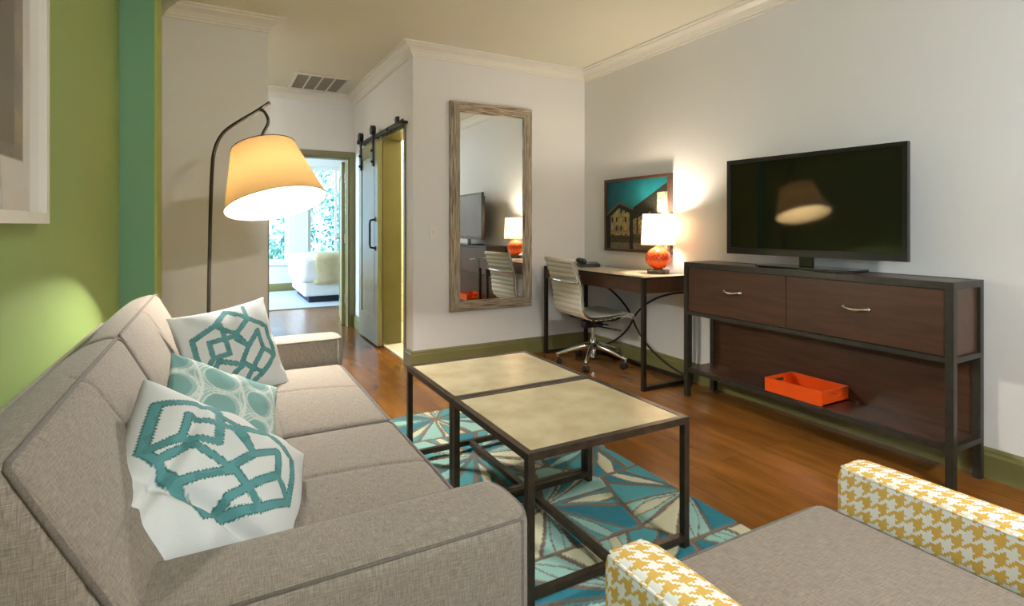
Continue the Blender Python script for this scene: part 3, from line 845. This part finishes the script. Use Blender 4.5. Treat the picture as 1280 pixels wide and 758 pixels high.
link('backrest', soft(CX0+.01, CX1-.01, CYB-.06, CYB+.10, .30, .86, .04, bulge=(0, .02, .01), fn=lambda p: (p.x, p.y-(p.z-.4)*.18, p.z)), Hm, ac, True)
for x in (CX0+.06, CX1-.06):
    for y in (CYB+.04, CYF-.07):
        zf = .0142 if (RY0 < y < RY1 and RX0 < x < RX1) else 0
        link('leg', tube(bmesh.new(), [(x, y, zf), (x, y, .145)], [.013, .02], 12), M['espresso'], ac, True, sharp=40)

# ------------------------------------------------------------------ console, TV, tray
KX0, KX1, KY0, KY1, KZ = 2.612, 2.878, 1.055, 2.488, .848
co = thing('media_console', 'dark brown media console with two drawers and low shelf under the television', 'console', ((KX0+KX1)/2, (KY0+KY1)/2, 0))
ox, oy = (KX0+KX1)/2, (KY0+KY1)/2; hx, hy = (KX1-KX0)/2, (KY1-KY0)/2; b = .03
KF = M['console_frame']
for sx in (-1, 1):
    for sy in (-1, 1): link('leg', box(sx*hx, sx*(hx-b), sy*hy, sy*(hy-b), 0, KZ-b), KF, co)
bm = bmesh.new()
for s in (-1, 1):
    B(bm, s*hx, s*(hx-b), -hy, hy, KZ-b, KZ); B(bm, -hx+b, hx-b, s*hy, s*(hy-b), KZ-b, KZ)
    B(bm, s*hx, s*(hx-.022), -hy+b, hy-b, .518, .54); B(bm, -hx+b, hx-b, s*hy, s*(hy-.022), .518, .54)
    B(bm, s*hx, s*(hx-.022), -hy+b, hy-b, .155, .177); B(bm, -hx+b, hx-b, s*hy, s*(hy-.022), .155, .177)
link('rail', bm, KF, co)
link('top', box(-hx+b, hx-b, -hy+b, hy-b, KZ-.022, KZ-.002), M['espresso'], co)
link('shelf', box(-hx+.022, hx-.022, -hy+.022, hy-.022, .158, .181), M['espresso'], co)
bm = box(-hx+.03, hx-.012, -hy+.012, -hy+.024, .54, KZ-b); B(bm, -hx+.03, hx-.012, hy-.024, hy-.012, .54, KZ-b); B(bm, -hx+.03, hx-.012, -hy+.024, hy-.024, .541, .555); B(bm, hx-.024, hx-.012, -hy+.024, hy-.024, .555, KZ-b)
link('cabinet', bm, M['espresso'], co)
link('back_panel', box(hx-.02, hx-.008, -hy+.03, hy-.03, .181, .518), M['espresso'], co)
ysp = 1.79-oy
for y0, y1 in ((-hy+b+.002, ysp-.0015), (ysp+.0015, hy-b-.002)):
    d = link('drawer', box(-hx+.006, -hx+.028, y0, y1, .543, KZ-b-.003, bev=.0015), M['espresso'], co)
    ym = (y0+y1)/2; zc = .69; bm = bmesh.new()
    pts = [(-hx+.006-.022*math.sin(PI*k/12)**.6, ym-.055+.11*k/12, zc+.003*math.cos(2*PI*k/12)) for k in range(13)]
    tube(bm, pts, [.008, .006, .0055, .0055, .0065, .0075, .008, .0075, .0065, .0055, .0055, .006, .008], 10)
    for s in (-1, 1): tube(bm, [(-hx+.006, ym+s*.055, zc+.003), (-hx-.001, ym+s*.055, zc+.003)], [.011, .008], 12)
    link('handle', bm, M['chrome'], d, True)

TVC = (2.738, 1.755); TVYAW = math.radians(4.5)
tv = thing('television', 'flat black television on a glossy stand on top of the console', 'television', (TVC[0], TVC[1], KZ-.001), TVYAW)
tw, z0, z1 = .466, .066, .618
bm = bmesh.new(); bz = .022
B(bm, -.018, .012, -tw, -tw+bz, z0, z1); B(bm, -.018, .012, tw-bz, tw, z0, z1); B(bm, -.018, .012, -tw+bz, tw-bz, z1-bz, z1); B(bm, -.018, .012, -tw+bz, tw-bz, z0, z0+.036)
link('bezel', bm, M['black_plastic'], tv)
M['screen'] = mat('screen', srgb(14, 15, 10), .06, spec=.5)
link('screen', box(-.012, .0, -tw+bz, tw-bz, z0+.036, z1-bz), M['screen'], tv)
bm = box(0.0125, .04, -tw+.03, tw-.03, z0+.03, z1-.04, bev=.01)
for y in (-.1, .1):
    for z in (.28, .42): tube(bm, [(.04, y, z), (.044, y, z)], .008, 10)
link('back_housing', bm, M['black_plastic'], tv, True, sharp=30)
bm = box(-.012, .012, -.035, .035, .014, .075, bev=.004); link('neck', bm, M['black_gloss'], tv)
bm = bmesh.new(); prism(bm, [(-.10, -.21), (-.10, .21), (-.05, .26), (.09, .26), (.11, .2), (.11, -.2), (.09, -.26), (-.05, -.26)], 'z', .001, .014)
link('stand_base', bm, M['black_gloss'], tv)

ty = thing('serving_tray', 'bright orange rectangular tray with cut-out handles on the console shelf', 'tray', (2.745, 1.765, .181))
def slot_wall(bm, x0, x1, y0, y1, z1, hz0, hz1, hw):
    """end wall with a handle hole through it"""
    xm = (x0+x1)/2
    B(bm, x0, x1, y0, y1, 0, hz0); B(bm, x0, xm-hw, y0, y1, hz0, hz1); B(bm, xm+hw, x1, y0, y1, hz0, hz1); B(bm, x0, x1, y0, y1, hz1, z1)
bm = bmesh.new(); a, bb_, t, h = .115, .158, .010, .072
B(bm, -a, a, -bb_, bb_, 0, .008); B(bm, -a, -a+t, -bb_, bb_, .008, h); B(bm, a-t, a, -bb_, bb_, .008, h)
bm2 = bmesh.new()
slot_wall(bm, -a+t, a-t, -bb_, -bb_+t, h, .034, .055, .045); slot_wall(bm, -a+t, a-t, bb_-t, bb_, h, .034, .055, .045); bm2.free()
link('tray_body', bm, M['orange'], ty)

# ------------------------------------------------------------------ desk with lamp, phone
DX0, DX1, DY0, DY1, DZ = 2.433, 2.872, 2.662, 3.872, .739
de = thing('writing_desk', 'dark metal framed writing desk with pale top and curved cross brace', 'desk', ((DX0+DX1)/2, (DY0+DY1)/2, 0))
ox, oy = (DX0+DX1)/2, (DY0+DY1)/2; hx, hy = (DX1-DX0)/2, (DY1-DY0)/2; b = .026
for sx in (-1, 1):
    for sy in (-1, 1): link('leg', box(sx*hx, sx*(hx-b), sy*hy, sy*(hy-b), 0, DZ-.012), M['dark_metal'], de)
bm = bmesh.new()
for s in (-1, 1): B(bm, -hx+b, hx-b, s*hy, s*(hy-b), 0, b)
B(bm, hx-b, hx, -hy+b, hy-b, 0, b); link('floor_rail', bm, M['dark_metal'], de)
bm = bmesh.new()
for s in (-1, 1): B(bm, -hx+b, hx-b, s*(hy-.002), s*(hy-.02), DZ-.105, DZ-.012)
B(bm, hx-.02, hx-.002, -hy+b, hy-b, DZ-.105, DZ-.012); B(bm, -hx+.022, hx-.022, -hy+.022, hy-.022, DZ-.105, DZ-.095); link('apron', bm, M['espresso'], de)
for a0, a1 in ((-hy+b+.001, -.002+.06), (.002+.06, hy-b-.001)):
    link('drawer', box(-hx+.002, -hx+.02, a0, a1, DZ-.104, DZ-.0135, bev=.001), M['espresso'], de)
bm = bmesh.new(); e = .012
for s in (-1, 1): B(bm, -hx, hx, s*hy, s*(hy-e), DZ-.012, DZ); B(bm, s*hx, s*(hx-e), -hy+e, hy-e, DZ-.012, DZ)
link('top_edge', bm, M['dark_metal'], de)
link('desktop', box(-hx+e, hx-e, -hy+e, hy-e, DZ-.012, DZ-.0005), M['desk_top'], de)
for s in (-1, 1):
    for w in (-1, 1):
        pts = []
        for k in range(15):
            f = k/14; th = f*PI/2*.86
            dy = (hy-.03)*(.42*f+.58*(1-math.cos(th))/(1-math.cos(PI/2*.86))); dz = .275*math.sin(th)/math.sin(PI/2*.86)
            pts.append((hx-.013, -.02+s*dy, .345+w*dz*(1 if w > 0 else 1.14)))
        bm = bmesh.new(); tube(bm, pts, .0075, 8); link('cross_brace', bm, M['dark_metal'], de, True)

tl = thing('table_lamp', 'small lamp with pierced orange ceramic globe and white drum shade on the desk', 'lamp', (2.765, 2.875, DZ))
link('lamp_base', lathe(bmesh.new(), [(.076, 0), (.078, .004), (.078, .024), (.074, .028)]), M['marble'], tl, True, sharp=35)
prof = []
for k in range(25):
    a = -PI/2+PI*k/24; r = .087*math.cos(a)
    if r < .03: continue
    prof.append((max(r, .028), .028+.080+.080*math.sin(a)))
prof = [(.034, .028)]+prof+[(.022, .190), (.018, .198)]
globe = link('globe', lathe(bmesh.new(), prof, seg=48), M['orange_ceramic'], tl, True)
M['hole'] = mat('pierced_hole', srgb(120, 36, 10), .7)
bm = bmesh.new()
for row, (phi, n, off) in enumerate(((.10, 18, 0), (.26, 18, .5), (.42, 16, 0), (-.06, 18, .5))):
    for k in range(n):
        a = 2*PI*(k+off)/n; c = Vector((math.cos(a)*math.cos(phi), math.sin(a)*math.cos(phi), math.sin(phi)))
        p = Vector((c.x*.087, c.y*.087, .108+c.z*.080)); bmx = Matrix.Translation(p) @ c.to_track_quat('Z', 'Y').to_matrix().to_4x4()
        bmesh.ops.create_circle(bm, cap_ends=True, segments=8, radius=.0058 if row != 0 else .0075, matrix=bmx @ Matrix.Translation((0, 0, .0008)))
link('piercings', bm, M['hole'], globe)
link('stem', tube(bmesh.new(), [(0, 0, .19), (0, 0, .40)], .006, 10), M['brushed'], tl)
def shade_bm(r0, r1, z0, z1, seg=48, nz=6):
    bm = bmesh.new(); rings = []
    for k in range(nz+1):
        t = k/nz; r = r0+(r1-r0)*t; z = z0+(z1-z0)*t
        rings.append([bm.verts.new((r*math.cos(2*PI*i/seg), r*math.sin(2*PI*i/seg), z)) for i in range(seg)])
    for A, C in zip(rings, rings[1:]):
        for i in range(seg): bm.faces.new((A[i], A[(i+1) % seg], C[(i+1) % seg], C[i]))
    return bm
def rim(bm, r, z, w=.002, seg=48):
    tube(bm, [(r*math.cos(2*PI*i/seg), r*math.sin(2*PI*i/seg), z) for i in range(seg)], w, 6, closed=True); return bm
link('lamp_shade', shade_bm(.119, .108, .204, .421), M['lampshade_white'], tl, True)
link('shade_ring', rim(bmesh.new(), .119, .204, .0015), M['brushed'], tl); link('shade_ring', rim(bmesh.new(), .108, .421, .0015), M['brushed'], tl)
bm = bmesh.new()
for a in range(3): tube(bm, [(0, 0, .400), (.107*math.cos(a*2.094), .107*math.sin(a*2.094), .416)], .0018, 6)
link('shade_spider', bm, M['brushed'], tl)
link('bulb', lathe(bmesh.new(), [(.008, .255), (.014, .27), (.026, .30), (.028, .32), (.02, .342), (.006, .35)], seg=20), M['bulb'], tl, True)
bpy.data.objects[tl.name]
def point(name, loc, power, col, r=.03, parent=None):
    l = bpy.data.lights.new(name, 'POINT'); l.energy = power; l.color = col; l.shadow_soft_size = r
    o = bpy.data.objects.new(name, l); COL.objects.link(o); o.location = loc
    if parent: o.parent = parent
    return o
point('table_lamp_light', (0, 0, .37), 8, (1, .86, .70), .03, tl)

ph = thing('desk_telephone', 'black desk telephone lying at the far end of the desk', 'telephone', (2.70, 3.62, DZ), math.radians(-20))
bm = bmesh.new(); prism(bm, [(-.075, 0), (.075, 0), (.075, .018), (.02, .040), (-.075, .028)], 'x', -.085, .085)
bmesh.ops.bevel(bm, geom=bm.edges[:], offset=.005, segments=2, affect='EDGES'); link('phone_body', bm, M['phone'], ph, True, sharp=40)
bm = bmesh.new(); tube(bm, [(-.055+.018*0, -.09+.18*k/12, .045+.016*math.sin(PI*k/12)) for k in range(13)], [.021, .022, .02, .014, .012, .011, .011, .011, .012, .014, .02, .022, .021], 14)
link('handset', bm, M['phone'], ph, True)

# ------------------------------------------------------------------ office chair (faces the desk, +x)
oc = thing('office_chair', 'cream ribbed leather office chair with chrome frame pulled up to the desk', 'office chair', (2.575, 3.385, 0), math.radians(-4))
def smooth_path(ctrl, n=8):
    pts = []
    P = [Vector(c) for c in ctrl]; P = [P[0]*2-P[1]]+P+[P[-1]*2-P[-2]]
    for i in range(1, len(P)-2):
        for k in range(n):
            t = k/n; a, b_, c, d = P[i-1], P[i], P[i+1], P[i+2]
            pts.append(.5*((2*b_)+(-a+c)*t+(2*a-5*b_+4*c-d)*t*t+(-a+3*b_-3*c+d)*t**3))
    pts.append(P[-2]); return pts
side = smooth_path([(.235, 0, .378), (.20, 0, .397), (.10, 0, .398), (0, 0, .392), (-.10, 0, .392), (-.17, 0, .405), (-.215, 0, .45), (-.225, 0, .52), (-.232, 0, .60), (-.258, 0, .70), (-.292, 0, .80), (-.302, 0, .82)], 10)
SP = 42   # index splitting seat and back
def sling(pts, half, per, th=.009, rib=.009):
    bm = bmesh.new(); cum = [0]
    for a, b_ in zip(pts, pts[1:]): cum.append(cum[-1]+(b_-a).length)
    tot = cum[-1]; n = int(tot/.0035); nw = 10; rows = []
    def at(s):
        for i in range(len(cum)-1):
            if cum[i+1] >= s-1e-9:
                f = (s-cum[i])/(cum[i+1]-cum[i]); return pts[i].lerp(pts[i+1], f), (pts[i+1]-pts[i]).normalized()
        return pts[-1], (pts[-1]-pts[-2]).normalized()
    for k in range(n+1):
        s = tot*k/n; p, t = at(s); nrm = Vector((-t.z, 0, t.x))
        r = th+rib*abs(math.sin(PI*s/per))**.6
        loop = [p+Vector((0, -half+2*half*j/nw, 0))+nrm*r for j in range(nw+1)] + [p+Vector((0, half-2*half*j/nw, 0))-nrm*r for j in range(nw+1)]
        rows.append([bm.verts.new(q) for q in loop])
    for A, C in zip(rows, rows[1:]):
        m = len(A)
        for j in range(m): bm.faces.new((A[j], A[(j+1) % m], C[(j+1) % m], C[j]))
    bm.faces.new(rows[0][::-1]); bm.faces.new(rows[-1]); bmesh.ops.recalc_face_normals(bm, faces=bm.faces[:])
    return bm
link('seat', sling(side[:SP+1], .200, .040), M['cream_leather'], oc, True, sharp=60)
link('backrest', sling(side[SP:], .200, .040), M['cream_leather'], oc, True, sharp=60)
for s in (-1, 1):
    bm = bmesh.new(); tube(bm, [p+Vector((0, s*.207, 0)) for p in side], .0105, 10); link('side_frame', bm, M['chrome'], oc, True)
bm = bmesh.new()
tube(bm, [side[0]+Vector((0, -.2, 0)), side[0]+Vector((0, .2, 0))], .014, 12); link('front_roll', bm, M['cream_leather'], oc, True)
bm = bmesh.new(); tube(bm, [side[-1]+Vector((0, -.205, 0)), side[-1]+Vector((0, .205, 0))], .016, 12); link('top_roll', bm, M['cream_leather'], oc, True)
# rear crossbar (bowed outwards)
bm = bmesh.new(); tube(bm, [(-.262-.035*math.sin(PI*k/12), -.207+.414*k/12, .665) for k in range(13)], .012, 10); link('crossbar', bm, M['chrome'], oc, True)
bm = bmesh.new()
tube(bm, [(.10, -.207, .388), (.09, -.15, .362), (.0, -.05, .345), (.0, .05, .345), (.09, .15, .362), (.10, .207, .388)], .012, 10)
tube(bm, [(-.13, -.207, .388), (-.10, -.15, .362), (-.0, -.05, .345), (-.0, .05, .345), (-.10, .15, .362), (-.13, .207, .388)], .012, 10)
link('seat_bridge', bm, M['black_plastic'], oc, True)
bm = box(-.09, .07, -.04, .04, .29, .345, bev=.01); tube(bm, [(-.02, -.04, .31), (.06, -.20, .30)], .006, 8); tube(bm, [(.06, -.20, .30), (.10, -.225, .292)], .009, 8); tube(bm, [(.03, -.04, .32), (.03, -.16, .33)], .006, 8)
link('tilt_mechanism', bm, M['black_plastic'], oc, True, sharp=30)
link('gas_column', lathe(bmesh.new(), [(.026, .055), (.026, .15), (.022, .155), (.022, .21), (.014, .212), (.014, .29)], seg=20), M['chrome'], oc, True, sharp=40)
for k in range(5):
    a = math.radians(-62+72*k); c, s_ = math.cos(a), math.sin(a)
    pts = [(c*r, s_*r, z) for r, z in ((.02, .150), (.08, .140), (.16, .118), (.23, .094), (.285, .075))]
    bm = bmesh.new(); tube(bm, pts, [.024, .021, .017, .014, .012], 12)
    tube(bm, [(c*.275, s_*.275, .08), (c*.275, s_*.275, .045)], .008, 8)
    lg = link('leg', bm, M['chrome'], oc, True)
    bm = bmesh.new(); px, py = -s_, c
    for w in (-1, 1):
        q = Vector((c*.262, s_*.262, .025)); tube(bm, [q+Vector((px, py, 0))*w*.005, q+Vector((px, py, 0))*w*.022], .025, 18)
    link('caster', bm, M['black_plastic'], lg, True, sharp=40)

# ------------------------------------------------------------------ floor lamp
LPB = Vector((-.035, 3.18, 0))
fl = thing('floor_lamp', 'dark bronze arched floor lamp with large glowing tan shade beyond the sofa', 'lamp', LPB)
link('lamp_foot', lathe(bmesh.new(), [(.14, 0), (.142, .004), (.14, .016), (.03, .026), (.014, .03)]), M['dark_metal'], fl, True, sharp=40)
bend = smooth_path([(0, 0, .02), (.004, 0, .6), (.012, -.004, 1.1), (.020, -.008, 1.36), (.030, -.014, 1.46), (.058, -.035, 1.535), (.105, -.075, 1.585), (.205, -.150, 1.650), (.275, -.20, 1.700)], 8)
link('pole', tube(bmesh.new(), bend, .0088, 12), M['dark_metal'], fl, True, sharp=50)
SHC = Vector((.272, -.275, 1.325))     # shade centre, relative to the foot
Maxis = Vector((.19, -.31, -1)).normalized()   # direction the opening faces
q = (-Maxis).to_track_quat('Z', 'Y').to_matrix().to_4x4()
MS = Matrix.Translation(SHC) @ q
hookpts = smooth_path([(.222, -.162, 1.665), (.250, -.185, 1.655), (.268, -.205, 1.60), tuple(MS @ Vector((0, 0, .20))), tuple(MS @ Vector((0, 0, .09)))], 8)
link('shade_arm', tube(bmesh.new(), hookpts, .0075, 10), M['dark_metal'], fl, True)
sh = link('lamp_shade', shade_bm(.234, .148, -.150, .150, 64, 8), M['lampshade'], fl, True); sh.matrix_local = MS
for rr_, zz_ in ((.2345, -.150), (.148, .150)):
    o = link('shade_ring', rim(bmesh.new(), rr_, zz_, .0022, 64), M['dark_metal'], fl); o.matrix_local = MS
bm = bmesh.new()
for a in range(3): tube(bm, [(0, 0, .120), (.149*math.cos(a*2.094), .149*math.sin(a*2.094), .146)], .0022, 6)
o = link('shade_spider', bm, M['dark_metal'], fl); o.matrix_local = MS
o = link('bulb', lathe(bmesh.new(), [(.012, .09), (.014, .06), (.030, .02), (.034, -.005), (.026, -.03), (.008, -.042)], seg=20), M['bulb'], fl, True); o.matrix_local = MS
M['added_top_diffuser'] = shade_mat('added_top_diffuser', srgb(236, 226, 206), (.75, .68, .56, 1))  # added disc, softens the light leaving the top of the shade
o = link('added_top_diffuser', lathe(bmesh.new(), [(.01, .140), (.08, .141), (.146, .142)], seg=48, cap=False), M['added_top_diffuser'], fl, True); o.matrix_local = MS
# socket light hangs below the added diffuser
pl = point('floor_lamp_light', (0, 0, 0), 86, (1, .97, .93), .04, fl); pl.matrix_local = MS @ Matrix.Translation((0, 0, -.012))

# ------------------------------------------------------------------ bedroom contents
BX0, BX1, BY0, BY1 = 1.03, 3.0, 7.82, 9.15
bd = thing('bed', 'white made bed on a dark plinth seen through the bedroom door', 'bed', (0, 0, .0))
link('bed_base', box(BX0+.10, BX1-.05, BY0+.06, BY1-.05, .014, .10), M['navy'], bd)
link('box_spring', soft(BX0+.03, BX1, BY0+.02, BY1, .10, .33, .03), M['sheet'], bd, True)
def quilt(p): 
    n = noise.noise((p.x*5, p.y*5, p.z*6))*.018; return (p.x+n-.03*max(0, .45-p.z) if p.x < BX0+.2 else p.x, p.y+n*.6, p.z+n*.6)
link('bedding', soft(BX0-.03, BX1+.02, BY0-.02, BY1+.02, .27, .655, .09, bulge=(0, 0, (0, .02)), fn=quilt), M['sheet'], bd, True)
bl = link('blanket', soft(BX0+.14, BX1-.15, BY0-.034, BY0+.5, .255, .690, .07, fn=lambda p: (p.x+.01*math.sin(p.z*20), p.y+.005*math.sin(p.x*22), p.z)), M['throw'], None, True)
tag(bl, 'tan throw blanket draped over the edge of the bed', 'blanket')
tag(link('bedroom_rug', box(.55, 3.1, 7.45, 9.5, .001, .013, bev=.004), M['pale_rug']), 'pale grey rug under the bed', 'rug')
bl2 = thing('bath_sconce', 'small lit white wall lamp inside the bathroom doorway', 'lamp', (2.4, YD-.031, 1.62))
bs = mat('sconce_glass', (1, 1, 1, 1), .4); bsdf(bs).inputs['Emission Color'].default_value = (1, .9, .7, 1); bsdf(bs).inputs['Emission Strength'].default_value = 4
link('sconce_glass', box(-.09, .09, -.10, -.02, -.09, .09, bev=.01), bs, bl2); link('wall_plate', box(-.04, .04, -.02, 0, -.05, .05), M['brushed'], bl2)
point('bathroom_light', (2.1, 4.9, 2.2), 15, (1, .90, .68), .1)

# ------------------------------------------------------------------ outdoors
structure(link('ground', box(-25, 25, YW+.2, 40, -3.2, -3.0), M['grass']))
def tree(x, y, h, r, seed, label):
    random.seed(seed); t = thing('tree', label, 'tree', (x, y, -3.0), 0, 'trees outside the bedroom window')
    link('trunk', tube(bmesh.new(), [(0, 0, 0), (.1, 0, h*.4), (0, .1, h*.75)], [.2, .14, .06], 10), M['bark'], t, True)
    bm = bmesh.new()
    blobs = [(random.uniform(-r, r), random.uniform(-r*.6, r*.6), random.uniform(h*.30, h), random.uniform(.4, .8)) for _ in range(38)]
    for bx_, by_, bz_, br_ in blobs:
        for _ in range(150):
            d = Vector((random.gauss(0, 1), random.gauss(0, 1), random.gauss(0, 1))).normalized()*br_*random.uniform(.5, 1.1)
            c = Vector((bx_, by_, bz_))+d; s = random.uniform(.05, .10)
            a = Vector((random.gauss(0, 1), random.gauss(0, 1), random.gauss(0, 1))).normalized(); b_ = a.orthogonal().normalized()
            v4 = [bm.verts.new(c+a*s), bm.verts.new(c+b_*s*.5), bm.verts.new(c-a*s), bm.verts.new(c-b_*s*.5)]; bm.faces.new(v4)
    link('foliage', bm, M['leaf'], t)
tree(.6, 15.0, 6.6, 1.7, 11, 'leafy tree seen through the left bedroom window pane')
tree(5.4, 17.5, 7.4, 2.0, 12, 'leafy tree seen through the right bedroom window pane')

# ------------------------------------------------------------------ daylight and added fill lights
w = bpy.data.worlds.new('World'); SC.world = w; w.use_nodes = True
bg = w.node_tree.nodes['Background']; bg.inputs[0].default_value = (.36, .66, 1, 1); bg.inputs[1].default_value = .9
sun = bpy.data.lights.new('sun', 'SUN'); sun.energy = 1.5; sun.angle = .02; sun.color = (1, .95, .85)
so = bpy.data.objects.new('sun', sun); COL.objects.link(so); so.rotation_euler = (math.radians(48), 0, math.radians(-25))
def area(name, loc, rot, sx, sy, power, col, portal=False):
    l = bpy.data.lights.new(name, 'AREA'); l.shape = 'RECTANGLE'; l.size = sx; l.size_y = sy; l.energy = power; l.color = col
    if portal: l.cycles.is_portal = True
    o = bpy.data.objects.new(name, l); COL.objects.link(o); o.location = loc; o.rotation_euler = rot; return o
area('portal_left', ((W1[0]+W1[1])/2, YW+.17, 1.27), (math.radians(-90), 0, 0), 1.4, 1.7, 1, (1, 1, 1), True)
area('portal_right', ((W2[0]+W2[1])/2, YW+.17, 1.27), (math.radians(-90), 0, 0), 1.5, 1.7, 1, (1, 1, 1), True)
area('side_window_fill', (XL-.17, (SW[0]+SW[1])/2, 1.35), (0, math.radians(-90), 0), 1.65, 1.75, 9, (.68, .83, 1))  # added cool fill through the unseen side window
area('bedroom_window_fill', (-2.27, 7.8, 1.3), (0, math.radians(-90), 0), 1.55, 2.3, 95, (.52, .74, 1))  # added blue fill through the extra bedroom window
cl = thing('ceiling_fill_lamp', 'added fill lamp, round and flush, unseen at the rear of the room', 'lamp', (1.35, -1.1, ZC))  # unseen fixture, added to lift the overall room light
link('fill_lamp_canopy', lathe(bmesh.new(), [(.19, 0), (.19, -.02), (.17, -.024)][::-1]), M['brushed'], cl, True, sharp=40)
gl = mat('opal_fill_glass', (.95, .93, .88, 1), .4); bsdf(gl).inputs['Emission Color'].default_value = (.96, .98, 1, 1); bsdf(gl).inputs['Emission Strength'].default_value = 72
link('opal_fill_bowl', lathe(bmesh.new(), [(.165, -.024), (.155, -.06), (.12, -.09), (.06, -.105), (.004, -.11)][::-1]), gl, cl, True)
gl2 = mat('opal_fill_glass_dim', (.95, .93, .88, 1), .4); bsdf(gl2).inputs['Emission Color'].default_value = (1, .97, .92, 1); bsdf(gl2).inputs['Emission Strength'].default_value = 20
hl = thing('hall_fill_lamp', 'added small fill lamp, unseen around the corner in the hall', 'lamp', (-.12, 4.95, ZC))  # unseen fixture, added to brighten the hall walls
link('fill_lamp_canopy', lathe(bmesh.new(), [(.13, 0), (.13, -.02), (.11, -.024)][::-1]), M['brushed'], hl, True, sharp=40)
link('opal_fill_bowl', lathe(bmesh.new(), [(.105, -.024), (.10, -.05), (.07, -.075), (.004, -.085)][::-1]), gl2, hl, True)

# ------------------------------------------------------------------ camera
cam = bpy.data.cameras.new('camera'); co_ = bpy.data.objects.new('camera', cam); COL.objects.link(co_)
co_.location = (0, 0, 1.08); co_.rotation_euler = (PI/2, 0, -.5018)
cam.sensor_width = 36; cam.lens = 675.67/1280*36; cam.shift_y = -(379-281.97)/1280; cam.clip_start = .02
SC.camera = co_
SC.view_settings.view_transform = 'Standard'; SC.view_settings.look = 'None'
SC.view_settings.exposure = 2.05; SC.view_settings.gamma = 1; SC.view_settings.use_curve_mapping = False
SC.cycles.max_bounces = 10; SC.cycles.sample_clamp_indirect = 6; SC.cycles.use_denoising = True
SC.cycles.caustics_reflective = False; SC.cycles.caustics_refractive = False
